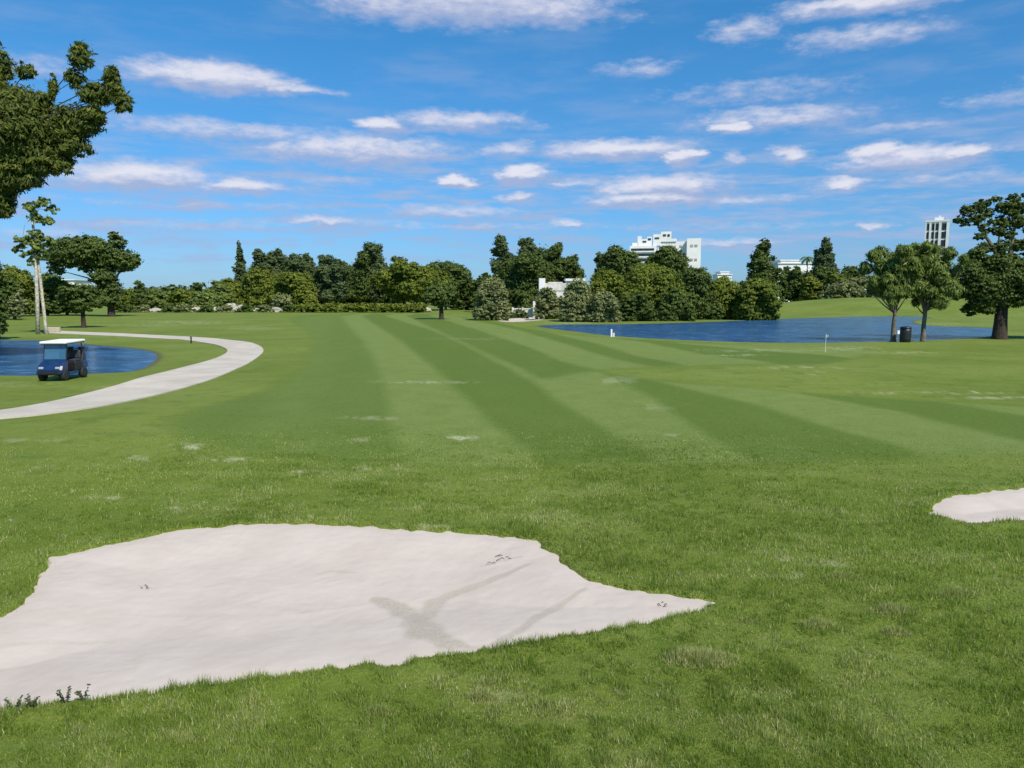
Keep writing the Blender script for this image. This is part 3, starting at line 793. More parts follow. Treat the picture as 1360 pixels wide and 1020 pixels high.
for i, (kind, cx, top, bot, w, m_, Y, lb) in enumerate([
        ('bush',726,381,420,34,'pale',133,'speckled bush in front of the white garden building'),
        ('bush',744,392,421,20,'pale',134,'smallest bush, between the two speckled ones at the garden building'),
        ('bush',768,370,427,48,'pale',119,'speckled dark bush at the left end of the lake bank'),
        ('bush',802,384,428,44,'pale',117,'grey speckled bush second from left along the lake'),
        ('round',822,325,405,64,'dark',158,'tall tree hiding the left end of the white hotel'),
        ('shaggy',798,336,405,40,'dark',160,'ragged tree left of the hotel, behind the olive bush'),
        ('round',886,326,400,62,'dark',154,'dark crown before the middle of the white hotel'),
        ('bush',806,356,425,62,'olive',128,'olive tree left of the largest lake side tree'),
        ('bush',864,348,425,96,'olive',126,'largest olive tree on the lake bank'),
        ('bush',846,386,427,52,'dark',121,'dark low bush at the water before the largest olive tree'),
        ('bush',896,382,427,50,'dark',121,'dark low bush right of the other one at the water'),
        ('bush',922,354,424,66,'dark',130,'dark round tree below the white hotel tower'),
        ('bush',962,366,422,62,'olive',131,'olive tree between hotel and dark conifer'),
        ('bush',1002,368,423,60,'olive',128,'last olive bush tree at the right end of the lake bank')]):
    T('bank_tree' if top < 380 else 'shrub', lb, Y, cx, top, bot, w, kind, m_, 110+i, group=GR, leafpx=2.1, r0=.3, dens=1.4, cat='tree' if top < 380 else 'shrub')
GB = 'trees behind the grass hill'
for i, (kind, cx, top, bot, w, m_, Y, lb) in enumerate([
        ('cone',1012,322,398,54,'dark',172,'dark pyramidal conifer right of the hotel'),
        ('cone',1095,320,385,44,'blue',262,'dark pyramidal conifer beyond the grass hill'),
        ('bush',1050,354,398,40,'dark',238,'dark tree between the two pyramidal conifers'),
        ('bush',1078,366,400,36,'olive',232,'olive bush below the farther conifer'),
        ('bush',1106,362,400,36,'olive',230,'olive bush right below the farther conifer'),
        ('bush',1132,352,400,40,'dark',240,'dark tree top left of the two vase shaped trees'),
        ('bush',1138,368,400,44,'pale',228,'speckled bush on the hill left of the vase shaped trees'),
        ('bush',1120,372,398,74,'pale',226,'wide speckled hedge bush along the top of the grass hill'),
        ('bush',1080,356,398,90,'dark',246,'broad dark crown behind the bushes on the hill'),
        ('bush',1172,360,400,50,'olive',236,'olive tree hidden behind the left vase shaped tree'),
        ('bush',1215,362,400,50,'dark',238,'dark tree between the two vase shaped crowns, far back'),
        ('bush',1258,366,402,50,'dark',234,'dark far tree left of the big spreading tree'),
        ('bush',1300,366,402,60,'dark',236,'far tree behind the big spreading tree'),
        ('bush',1360,362,402,70,'dark',238,'far tree at the right frame edge'),
        ('bush',1430,360,402,80,'olive',236,'far tree beyond the right frame edge')]):
    T('hill_tree', lb, Y, cx, top, bot, w, kind, m_, 140+i, group=GB, leafpx=2.1, r0=.3, dens=1.35)
# --- palm beyond the hill
def palm(px, Y, top, label):
    g = ground_at(px, Y); s = Y/1000; root = empty('palm_tree', g, label, 'palm tree'); h = P(px, top, Y)[2]-g[2]
    b = MB(); b.tube([(0, 0, -.3), (.2, 0, h*.5), (0, 0, h)], [.25, .18, .15], 7); b.build('trunk', M['greybark'], root, True)
    V = []; F = []; random.seed(5)
    for k in range(16):
        a = k*2.4; L = s*11*random.uniform(.8, 1.1); up = random.uniform(.1, .8)
        for q in range(6):
            t0, t1 = q/6, (q+1)/6
            f = lambda t, o: (math.cos(a)*L*t-math.sin(a)*o, math.sin(a)*L*t+math.cos(a)*o, h+L*(up*t-1.1*t*t)-abs(o)*.5)
            w0 = .5*math.sin(math.pi*(.1+.8*t0)); w1 = .5*math.sin(math.pi*(.1+.85*t1)); n_ = len(V)
            V += [f(t0, -w0), f(t0, 0), f(t0, w0), f(t1, w1), f(t1, 0), f(t1, -w1)]; F += [(n_, n_+1, n_+4, n_+5), (n_+1, n_+2, n_+3, n_+4)]
    mesh_np('crown', np.array(V), F, M['blue'], root, attrs={'tint': np.full(len(V), .6)})
palm(1070, 300, 342, 'small palm left of the farther pyramidal conifer')
# --- vase shaped trees by the water
def vase(label, tpx, blobs, seed, Y=66.5):
    random.seed(seed)
    g = ground_at(tpx, Y); s = Y/1000/CP; root = empty('vase_shaped_tree', g, label, 'tree', 'two vase shaped trees at the lake edge')
    bl = []; area = 0
    for q in blobs:
        c = P(q[0], q[1], Y)-g; dy = random.uniform(-1, 1)*20*s
        bl.append((c[0], c[1]+dy, c[2], q[2]*s, q[2]*s, q[3]*s)); area += q[2]*q[3]*3.14
    crown('crown', bl, int(area*1.0), 1.75*s, M['fresh'], root, elong=5.0, droop=-1.8, clumpk=1.6, spread=.55)
    b = MB(); fk = 3.2
    b.tube([(0, 0, -.2), (.02, 0, .15), (0, .03, 1.4), (.05, 0, 2.4), (0, 0, fk)], [.36, .23, .18, .17, .15], 9)
    for q in bl:
        c = np.array(q[:3]); f = np.array([random.uniform(-.08, .08), 0, fk-random.uniform(0, .8)])
        m1 = f+np.array([(c[0])*.42, c[1]*.42, (c[2]-f[2])*.30]); m2 = f+np.array([c[0]*.80, c[1]*.8, (c[2]-f[2])*.66])
        b.tube([f, m1, m2, c, c+(c-m2)*.4], [.075, .055, .035, .022, .008], 6)
    b.build('trunk', M['greybark'], root, smooth=True)
vase('left vase shaped tree, behind the black bin', 1189, [(1189,362,24,24),(1188,385,18,14),(1174,382,15,13),(1204,380,14,14),(1165,340,9,10),(1178,335,10,10),(1190,334,10,9),(1203,336,9,9),(1158,356,9,10),(1172,354,10,10),(1188,350,11,11),(1203,352,10,10),(1160,374,8,9),(1174,372,9,10),(1190,370,10,10),(1206,372,9,10),(1172,388,8,8),(1184,388,9,9),(1200,388,9,9),(1166,384,7,8),(1190,398,7,6),(1210,362,8,8),(1196,342,9,9),(1178,402,5,5)], 5)
vase('right vase shaped tree, between black bin and big spreading tree', 1229, [(1237,360,26,26),(1235,386,20,15),(1220,382,14,14),(1254,384,16,16),(1240,402,12,9),(1218,333,10,10),(1232,330,11,9),(1246,332,10,9),(1258,338,9,9),(1212,350,9,10),(1226,348,11,11),(1242,348,11,11),(1258,352,10,10),(1268,360,8,9),(1212,368,8,9),(1226,368,10,10),(1242,368,10,11),(1258,372,9,10),(1218,386,8,9),(1232,388,9,9),(1248,388,9,9),(1262,388,7,9),(1224,402,6,6),(1242,404,7,6),(1270,346,7,7),(1256,400,6,6)], 6)
# --- big spreading tree on the right
random.seed(12)
bt = tree('spreading_tree', 'big dark tree with thick trunk and open upper limbs at right', 'tree', 70, 1331,
     [(1308,330,13,9),(1332,326,13,9),(1352,326,13,10),(1374,322,13,11),(1294,338,12,9),(1398,322,16,13),(1300,314,8,6),(1274,292,8,6),(1283,296,8,6),(1308,270,9,6),(1322,266,9,6),(1346,262,9,6),(1318,296,9,6),(1336,300,10,7),(1362,296,10,8),(1300,352,22,18),(1285,365,18,16),(1276,385,16,18),(1300,385,26,22),(1330,370,34,28),(1360,365,34,26),(1395,360,32,30),(1340,395,36,18),(1370,390,34,20),(1300,405,18,12),(1290,412,12,9),(1410,385,30,24),(1318,348,20,12),(1350,345,22,12),(1440,370,26,30),(1312,412,10,8),(1385,405,24,14),(1330,335,10,8),
      (1286,280,11,9),(1300,276,10,8),(1296,292,12,8),(1312,284,9,8),(1330,276,12,9),(1345,270,10,7),(1358,276,12,10),(1330,294,9,8),(1350,295,14,10),(1310,304,11,7),(1325,308,10,7),(1365,262,10,7),(1378,285,14,10),(1392,272,12,10),(1400,300,14,10),(1370,305,10,8),(1340,312,10,6),(1342,283,10,7)],
     'dark', leafpx=2.3, dens=1.15, bark='bark', r0=.62, fork=3.2, limb=.26, clumpk=1.3, nlimb=0)
b = MB(); g = ground_at(1331, 70)
def Lm(pts, r): b.tube([P(x, y, 70)-g for x, y in pts], r, 7)
Lm([(1331,405),(1330,370),(1326,340),(1312,318),(1298,298),(1286,283)], [.52,.36,.24,.15,.09,.03])
Lm([(1331,400),(1338,362),(1342,335),(1346,310),(1352,285),(1356,272)], [.50,.32,.20,.13,.08,.02])
Lm([(1342,335),(1360,318),(1376,300),(1392,280)], [.13,.09,.06,.02]); Lm([(1326,338),(1327,318),(1328,300),(1330,280)], [.14,.10,.07,.03]); Lm([(1314,322),(1304,306),(1310,288)], [.10,.07,.03]); Lm([(1348,312),(1338,298),(1342,284)], [.10,.07,.03]); Lm([(1376,300),(1380,286),(1378,270)], [.08,.06,.03])
b.build('limb', M['greybark'], bt, smooth=True)
# right frame filler trees out of frame
T('shrub', 'shrub beyond the right frame edge by the water', 75, 1470, 370, 440, 70, 'bush', 'dark', 171, cat='shrub', leafpx=3)

# --- far wood (reads as one mass)
def farwood():
    az = np.radians(np.linspace(-46, 46, 420)); bl = []
    for a in az:
        Yd = 330+60*random.random(); h = 5.5+3.5*vn(np.array([a*25]), np.array([.5]), 7)[0]+1.5*random.random()
        bl.append((math.tan(a)*Yd, Yd, h*.5, 4.2, 5, h*.56))
    o = crown('far_wood', bl, 60000, 1.0, M['dark'], None, clumpk=1.6, zmin=.1)
    tag(o, 'continuous low dark woodland closing the view behind the course', 'woodland', kind='stuff')
farwood()
# --- low scrub hedge and pale stones along the back of the fairway
def hedge():
    bl = []
    for px in np.linspace(395, 560, 60):
        Y = 186+random.uniform(-2, 2); c = P(px, 400, Y); bl.append((c[0], Y, .9+.3*random.random(), 1.6, 1.4, .9+.35*random.random()))
    o = crown('low_hedge', bl, 9000, .45, M['olive'], None, clumpk=1.5, zmin=.05)
    tag(o, 'long low clipped hedge at the far end of the mown stripes', 'hedge')
hedge()
random.seed(31)
def rockpile(px, Y, w, h, label, n=7):
    g = ground_at(px, Y); b = MB()
    import mathutils
    for k in range(n):
        bmm = bmesh.new(); bmesh.ops.create_icosphere(bmm, subdivisions=2, radius=1)
        sx = w*random.uniform(.18, .32); sz = h*random.uniform(.35, .6); ox = random.uniform(-.4, .4)*w; oy = random.uniform(-.3, .3)*w*.4
        sd = random.random()*100
        V = []
        for q in bmm.verts:
            f = 1+.35*(mathutils.noise.noise(q.co*1.7+mathutils.Vector((sd, 0, 0))))
            V.append((q.co.x*sx*f+ox, q.co.y*sx*f+oy, max(-.1, q.co.z*sz*f+sz*.5)))
        bmm.verts.index_update(); F = [[q.index for q in f.verts] for f in bmm.faces]; bmm.free(); b.add(V, F)
    o = b.build('rock', M['rock'], loc=g); tag(o, label, 'rocks', 'pale rocks along the back of the rough')
for i, (px, lb) in enumerate([(206,'pale rock heap farthest left, right of the dark umbrella tree'),(232,'pale rock heap second from left below the low trees'),(262,'pale rock heap below the bright low bush'),(285,'pale rock heap left of the olive bush foot'),
                              (312,'tallest pale rock heap below the spire conifer'),(338,'pale rock heap under the broad olive tree'),(362,'rock heap left of the little grey green bush'),(398,'rock heap right of the little grey green bush'),(545,'rock heap below the left domed tree'),(560,'rock heap between the two domed trees')]):
    rockpile(px, 190, 4.5, 1.5 if i != 4 else 2.6, lb)
for i, (px, w, lb) in enumerate([(170,30,'low dark scrub bush at the foot of the umbrella tree'),(190,24,'low dark scrub bush right of the umbrella tree foot'),(222,20,'scrub bush left of the second rock heap'),(246,26,'scrub bush between the left rock heaps'),(275,24,'scrub bush below the bright low bush'),(300,26,'scrub bush left of the tallest rock heap'),
                                 (326,24,'scrub bush right of the tallest rock heap'),(352,24,'scrub bush below the broad olive tree'),(384,22,'scrub bush under the widest olive bush')]):
    T('scrub_bush', lb, 184, px, 404, 416.5, w, 'bush', 'dark' if i % 2 == 0 else 'pale', 200+i, group='scrub bushes along the back of the rough', cat='bush', leafpx=1.8, r0=.08)

# ------------------------------------------------------------------ buildings
YREF = 325
def bbox_px(b, x0, x1, y0, y1, Y, depth, g, zfloor=None):
    a = P(x0, y0, Y)-g; c = P(x1, y1, Y)-g; a[0] = P(x0, YREF, Y)[0]-g[0]; c[0] = P(x1, YREF, Y)[0]-g[0]
    zb = c[2] if zfloor is None else zfloor
    b.box(((a[0]+c[0])/2, a[1]+depth/2, (a[2]+zb)/2), (c[0]-a[0], depth, a[2]-zb))
def face_camera(name):
    r = bpy.data.objects[name]; a = math.atan2(r.location.x, r.location.y); r.rotation_euler.z = -a
    for c in r.children:
        for v in c.data.vertices: v.co.x *= math.cos(a)
def hotel():
    Y = 700; g = ground_at(885, Y); g[2] = -.2; root = empty('hotel', g, 'large white hotel block rising behind the lake side trees', 'building')
    b = MB()
    bbox_px(b, 836, 872, 326, 400, Y, 22, g, 0); b.build('lower_wing', M['white'], root)
    b = MB(); bbox_px(b, 872, 911, 321, 400, Y+6, 22, g, 0); b.build('middle_wing', M['white'], root)
    b = MB(); bbox_px(b, 914, 932.5, 317, 400, Y-6, 26, g, 0); b.build('tower', M['white'], root)
    b = MB(); bbox_px(b, 911, 914, 319, 400, Y+4, 16, g, 0); b.build('recess', M['concrete'], root)
    for (x0, x1, y0, y1) in [(845,850,313,326),(850,858,317,326),(858,864,314,326),(866,876,311,326),(876,890,307.5,321),(890,897,317,321),(838,846,322,326)]:
        b = MB(); bbox_px(b, x0, x1, y0, y1, Y+5, 8, g); b.build('roof_room', M['white'], root)
    for (x0, x1, y0, y1) in [(859,863,316,318.5),(868,874,315,317),(879,883,311,313.5),(885,888,311,314),(852,857,319.5,321.5)]:
        b = MB(); bbox_px(b, x0, x1, y0, y1, Y+4.6, .8, g); b.build('window', M['glassdark'], root)
    for k in range(9):
        y0 = 329.5+k*7.2
        b = MB(); bbox_px(b, 838, 869, y0, y0+3.3, Y-.35, .8, g); b.build('window', M['glassdark'], root)
        b = MB(); bbox_px(b, 836.5, 870.5, y0+3.3, y0+5.0, Y-1.6, 1.58, g); b.build('balcony', M['white'], root)
    for k in range(10):
        y0 = 326+k*6.6
        for x0 in (877, 885, 893, 901):
            b = MB(); bbox_px(b, x0, x0+3.2, y0, y0+2.6, Y+5.6, .8, g); b.build('window', M['concrete'], root)
    for k in range(4):
        y0 = 325+k*18.5
        for x0 in (919, 924.5):
            b = MB(); bbox_px(b, x0, x0+3.6, y0, y0+3, Y-6.4, .8, g); b.build('window', M['concrete'], root)
hotel()
face_camera('hotel')
YREF = 306
def towerb():
    Y = 900; g = ground_at(1245, Y); g[0] = P(1245, YREF, Y)[0]; g[2] = -.2; root = empty('tower_block', g, 'slim white tower block with dark window bays above the vase shaped trees', 'building')
    b = MB(); bbox_px(b, 1230, 1260.5, 293, 400, Y, 26, g, 0); b.build('core', M['white'], root)
    b = MB(); bbox_px(b, 1238, 1250, 288.5, 293, Y+4, 12, g); bbox_px(b, 1242, 1245, 286.5, 288.5, Y+6, 5, g); b.build('roof_room', M['white'], root)
    b = MB(); bbox_px(b, 1229, 1261.5, 292, 294.6, Y-1.2, 28, g); b.build('cornice', M['white'], root)
    for x0, x1 in [(1229.3,1230.8),(1234.6,1237.3),(1241.5,1242.5),(1247.2,1250.6),(1257.4,1261)]:
        b = MB(); bbox_px(b, x0, x1, 294.6, 400, Y-1.0, .98, g, 0); b.build('pilaster', M['white'], root)
    for k in range(9):
        y0 = 297+k*11.0
        for x0, x1 in [(1231,1234.4),(1237.5,1241.3),(1242.7,1247),(1250.9,1257.2)]:
            b = MB(); bbox_px(b, x0, x1, y0, y0+8.6, Y-.4, .8, g); b.build('window', M['glassdark'], root)
towerb()
face_camera('tower_block')
YREF = 370
def house(label, boxes, Y, wins=(), mat_='white', name='house', depth=10, roof=True):
    cx = (boxes[0][0]+boxes[0][1])/2; g = ground_at(cx, Y); g[2] = min(g[2], 0)-.1
    root = empty(name, g, label, 'building')
    for i, (x0, x1, y0) in enumerate(boxes):
        b = MB(); bbox_px(b, x0, x1, y0, 400, Y+i*1.5, depth, g, 0); b.build('wall', M[mat_], root)
        if roof:
            b = MB(); bbox_px(b, x0-.8, x1+.8, y0-1.0, y0, Y+i*1.5-.5, depth+1, g); b.build('roof', M['white'], root)
    for x0, x1, y0, y1 in wins:
        b = MB(); bbox_px(b, x0, x1, y0, y1, Y-.12, .3, g); b.build('window', M['glassdark'], root)
house('low white building just right of the hotel, mostly behind trees', [(953,972,365),(957,968,361.5)], 420, [(960,964,368,371)])
house('long white house between the two pyramidal conifers', [(1033,1078,350),(1036,1062,346),(1064,1076,358)], 330, [(1040,1048,354,358),(1055,1062,354,358),(1068,1074,364,367)])
house('small white house on the hill by the left vase shaped tree', [(1150,1166,385)], 222, [(1153,1156,388,391)])
house('small white building showing through the left edge trees', [(60,98,372)], 240, [(66,72,376,380),(84,90,376,380)])
YREF = 400
def garden_building():
    Y = 146; g = ground_at(742, Y); root = empty('garden_building', g, 'ruined looking white garden building half hidden by speckled bushes', 'building')
    b = MB(); bbox_px(b, 719, 752, 376, 386, Y, 4, g); bbox_px(b, 728, 747, 374.5, 375.9, Y+.3, 3, g); b.build('parapet', M['offwhite'], root)
    b = MB(); bbox_px(b, 716, 724, 369.5, 386.5, Y-.3, 4.4, g); b.build('corner_block', M['white'], root)
    b = MB(); bbox_px(b, 735, 752, 386.1, 422, Y+.1, 3.5, g, 0); b.build('wall', M['offwhite'], root)
    b = MB(); bbox_px(b, 752.1, 776, 373, 422, Y+.6, 4, g, 0); b.build('wall', M['offwhite'], root)
    b = MB(); bbox_px(b, 751, 777, 370, 373, Y+.3, 4.6, g); b.build('roof', M['white'], root)
    b = MB(); bbox_px(b, 708, 714, 400, 422, Y-.2, 1, g, 0); b.build('pier', M['offwhite'], root)
    b = MB(); bbox_px(b, 719, 735, 387, 422, Y+2.6, .3, g, 0); b.build('back_wall', M['offwhite'], root)
    b = MB(); bbox_px(b, 739, 747, 396, 410, Y-.05, .3, g); b.build('window', M['glassdark'], root)
garden_building()
T('scrub_bush', 'low scrub bush in front of the low pale garden wall', 140, 690, 411, 421.5, 26, 'bush', 'dark', 260, cat='bush', leafpx=1.8, r0=.08)
def lowwall():
    Y = 148; g = ground_at(694, Y); b = MB(); bbox_px(b, 681, 708, 411, 422, Y, .5, g, 0)
    bbox_px(b, 680, 708.5, 409.5, 411, Y-.1, .7, g)
    for x0 in (680, 693, 706): bbox_px(b, x0, x0+2.2, 408, 422, Y-.25, .24, g, 0)
    o = b.build('garden_wall', M['offwhite'], loc=g); tag(o, 'low pale wall left of the white garden building', 'wall')
lowwall()

# ------------------------------------------------------------------ small course furniture
def bin_():
    g = gp(1202, 454.5, hgt); root = empty('litter_bin', g, 'black barrel shaped litter bin between the two vase shaped trees', 'bin')
    s = g[1]/1000; r = 7*s; h = 21*s
    b = MB().lathe([(r*.85, 0), (r*.95, h*.05), (r, h*.35), (r*1.0, h*.7), (r*.95, h*.86)], 20)
    b.build('barrel', M['blackplastic'], root, smooth=True)
    for z in (.25, .6):
        MB().lathe([(r*1.0, h*z-.02), (r*1.045, h*z), (r*1.0, h*z+.02)], 20).build('hoop', M['blackplastic'], root)
    MB().lathe([(r*1.02, h*.86), (r*1.06, h*.90), (r*.9, h*.97), (r*.4, h*1.0), (r*.05, h*1.01)], 20).build('lid', M['blackplastic'], root, smooth=True)
bin_()
def ballwasher():
    g = gp(1192, 455, hgt); root = empty('ball_washer', g, 'slim grey post with white box just left of the black bin', 'post')
    MB().tube([(0, 0, -.1), (0, 0, .75)], .035, 8).build('post', M['metal'], root)
    MB().box((0, 0, .88), (.2, .2, .3), bev=.02).build('box', M['whiteplastic'], root)
ballwasher()
def marker(px, py, label, h, name='yardage_marker'):
    g = gp(px, py, hgt); root = empty(name, g, label, 'marker')
    MB().box((0, 0, h*.5), (.16, .14, h), bev=.02).build('post', M['whiteplastic'], root)
    MB().box((.22, 0, h*.26), (.2, .14, h*.52), bev=.02).build('plinth', M['offwhite'], root)
marker(812, 447.5, 'little white marker post at the near edge of the lake', .75)
def flag():
    g = gp(1096, 468, hgt); root = empty('golf_flag', g, 'thin pale pin with tiny flag in front of the lake', 'flag pin')
    s = g[1]/1000; h = 24*s
    MB().tube([(0, 0, -.05), (0, 0, h)], [.016, .012], 6).build('pole', M['whiteplastic'], root)
    V = []; F = []
    for i in range(7):
        x = i/6*.16; z = .02*math.sin(i*1.1)
        V += [(x+.012, z, h-.02-.03*i/6), (x+.012, z, h-.2+.03*i/6)]
    F = [(2*i, 2*i+1, 2*i+3, 2*i+2) for i in range(6)]
    o = mesh_np('flag', V, F, M['beige'], root); o.modifiers.new('thick', 'SOLIDIFY').thickness = .006
flag()
def pathpost():
    g = gp(254, 456, hgt); root = empty('path_post', g, 'small dark post beside the bend of the cart path', 'post')
    s = g[1]/1000; h = 10*s
    MB().box((0, 0, h*.4), (.10, .10, h*.8), bev=.01).build('post', M['bark'], root)
    MB().box((0, 0, h*.88), (.17, .14, h*.24), bev=.02).build('cap', M['greybark'], root)
pathpost()
def signstake():
    g = gp(70, 441.5, hgt); b = MB().box((0, 0, .3), (1.6, .5, .55), bev=.08); o = b.build('path_end_stone', M['beige'], loc=g); tag(o, 'low sand coloured block at the foot of the twin pale trunks', 'stone block')
signstake()

# ------------------------------------------------------------------ golf cart (front toward -Y before turning)
def cart():
    g = gp(85, 503.5, hgt); rz = R(2)
    root = empty('golf_cart', g, 'blue golf cart with white roof parked on the grass by the left pond', 'golf cart', rz=rz)
    W = 1.2; hw = W/2
    # floor
    b = MB().box((0, .05, .33), (1.08, 2.2, .09), bev=.03); b.build('chassis', M['blackplastic'], root)
    # front cowl: extruded side profile
    prof = [(-1.18,.40),(-1.20,.56),(-1.10,.74),(-.88,.90),(-.70,.98),(-.62,.98),(-.60,.86),(-.72,.40)]
    V = []; n = len(prof)
    for x, k in ((-hw*.95, .9), (-hw*.8, 1.0), (hw*.8, 1.0), (hw*.95, .9)):
        for y, z in prof: V.append((x, y*(1 if k == 1 else .96), z*(1 if k == 1 else .97)))
    F = [tuple(range(n))[::-1], tuple(range(3*n, 4*n))]
    for q in range(3):
        for k in range(n): F.append((q*n+k, q*n+(k+1) % n, (q+1)*n+(k+1) % n, (q+1)*n+k))
    MB().add(V, F).build('front_cowl', M['cartblue'], root)
    MB().box((0, -1.22, .40), (1.1, .1, .14), bev=.03).build('bumper', M['blackplastic'], root)
    for sx in (-1, 1):
        MB().box((sx*.38, -1.155, .64), (.22, .08, .11), bev=.025, rx=-.25).build('headlight', M['lamp'], root)
    # rear body
    MB().box((0, .42, .62), (1.12, .62, .46), bev=.06).build('seat_box', M['blackplastic'], root)
    MB().box((0, .95, .66), (1.14, .5, .36), bev=.07).build('rear_body', M['cartblue'], root)
    for sx in (-1, 1):
        MB().box((sx*.56, -.15, .36), (.08, .75, .12), bev=.02).build('sill', M['cartblue'], root)
    se = MB().box((0, .38, .89), (1.04, .5, .13), bev=.05).build('seat', M['darkvinyl'], root)
    MB().box((0, .66, 1.16), (1.02, .11, .40), bev=.05, rx=-.12).build('backrest', M['darkvinyl'], se)
    # wheels
    for sx in (-1, 1):
        for y in (-.83, .80):
            wv = MB().lathe([(.12, -.1), (.23, -.11), (.268, -.075), (.275, 0), (.268, .075), (.23, .11), (.12, .1)], 20, axis='y')
            wv.v = [(p[1]+sx*.50, p[0]+y, p[2]+.272) for p in wv.v]
            w = wv.build('wheel', M['rubber'], root, smooth=True)
            hb = MB().lathe([(.125, -.09), (.13, -.02), (.05, .02), (.02, .03)], 12, axis='y')
            hb.v = [((p[1])*sx+sx*.57, p[0]+y, p[2]+.272) for p in hb.v]; hb.build('rim', M['metal'], w)
    # posts and roof
    for sx in (-1, 1):
        MB().tube([(sx*.52, -.66, .96), (sx*.51, -.50, 1.74)], .022, 8).build('roof_post', M['blackplastic'], root)
        MB().tube([(sx*.52, .72, .80), (sx*.50, .86, 1.20), (sx*.50, .80, 1.74)], .022, 8).build('roof_post', M['blackplastic'], root)
    rf = MB().box((0, .12, 1.815), (1.24, 1.78, .12), rx=.018, bev=.05).build('roof', M['whiteplastic'], root)
    MB().box((0, .12, 1.742), (1.16, 1.68, .03), rx=.018, bev=.01).build('headliner', M['blackplastic'], rf)
    # windshield: thin slab
    MB().box((0, -.58, 1.36), (1.0, .012, .72), rx=-.20).build('windshield', M['glass'], root)
    MB().box((0, -.585, 1.0), (1.04, .03, .035), rx=-.20).build('windshield_frame', M['blackplastic'], root)
    MB().tube([(.27, -.58, .92), (.27, -.28, 1.16)], .018, 8).build('steering_column', M['blackplastic'], root)
    ring = [(.27+.17*math.cos(a), -.28+.06*math.sin(a)*1.2, 1.16+.15*math.sin(a)) for a in np.linspace(0, 2*math.pi, 17)]
    MB().tube(ring, .014, 6, cap=False).build('steering_wheel', M['blackplastic'], root)
    MB().box((0, 1.22, .62), (1.0, .22, .05), bev=.015).build('bag_rack', M['blackplastic'], root)
    # golf bags standing on the rack
    from mathutils import Matrix, Vector
    rm = Matrix.Rotation(rz, 4, 'Z')
    for i, (sx, mt, lb) in enumerate([(-.26, 'blackplastic', 'dark golf bag on the cart rack, on the side away from the camera'), (.28, 'darkvinyl', 'dark golf bag with clubs on the near rear corner of the cart')]):
        p = Vector(g)+rm@Vector((sx, 1.22, .65))
        r2 = empty('golf_bag', p, lb, 'golf bag', rz=rz)
        bb = MB().lathe([(.12, 0), (.14, .05), (.135, .5), (.15, .80), (.15, .84), (.11, .84)], 14); bb.build('bag', M[mt], r2, smooth=True)
        MB().box((0, .15, .32), (.2, .1, .32), bev=.03).build('pocket', M['cartblue'], r2)
        random.seed(i)
        for k in range(6):
            a = k*1.05; q = MB().tube([(.06*math.cos(a), .06*math.sin(a), .5), (.09*math.cos(a), .09*math.sin(a), 1.03+.04*random.random())], .008, 5)
            c = q.build('club', M['metal'], r2)
            MB().box((.10*math.cos(a), .10*math.sin(a), 1.07+.02*(k % 3)), (.09, .05, .04), a, bev=.01).build('club_head', M['metal'] if k % 2 else M['blackplastic'], c)
cart()

# ------------------------------------------------------------------ sun and sky
SUN_EL, SUN_AZ = R(49), R(146)      # azimuth measured from +Y towards +X
sd = bpy.data.lights.new('sun', 'SUN'); sd.energy = 4.8; sd.angle = R(.53); sd.color = (1, .925, .80)
so = bpy.data.objects.new('sun', sd); COL.objects.link(so)
from mathutils import Vector
dirv = Vector((math.sin(SUN_AZ)*math.cos(SUN_EL), math.cos(SUN_AZ)*math.cos(SUN_EL), math.sin(SUN_EL)))
so.rotation_euler = dirv.to_track_quat('Z', 'Y').to_euler(); so.location = (20, -10, 40)

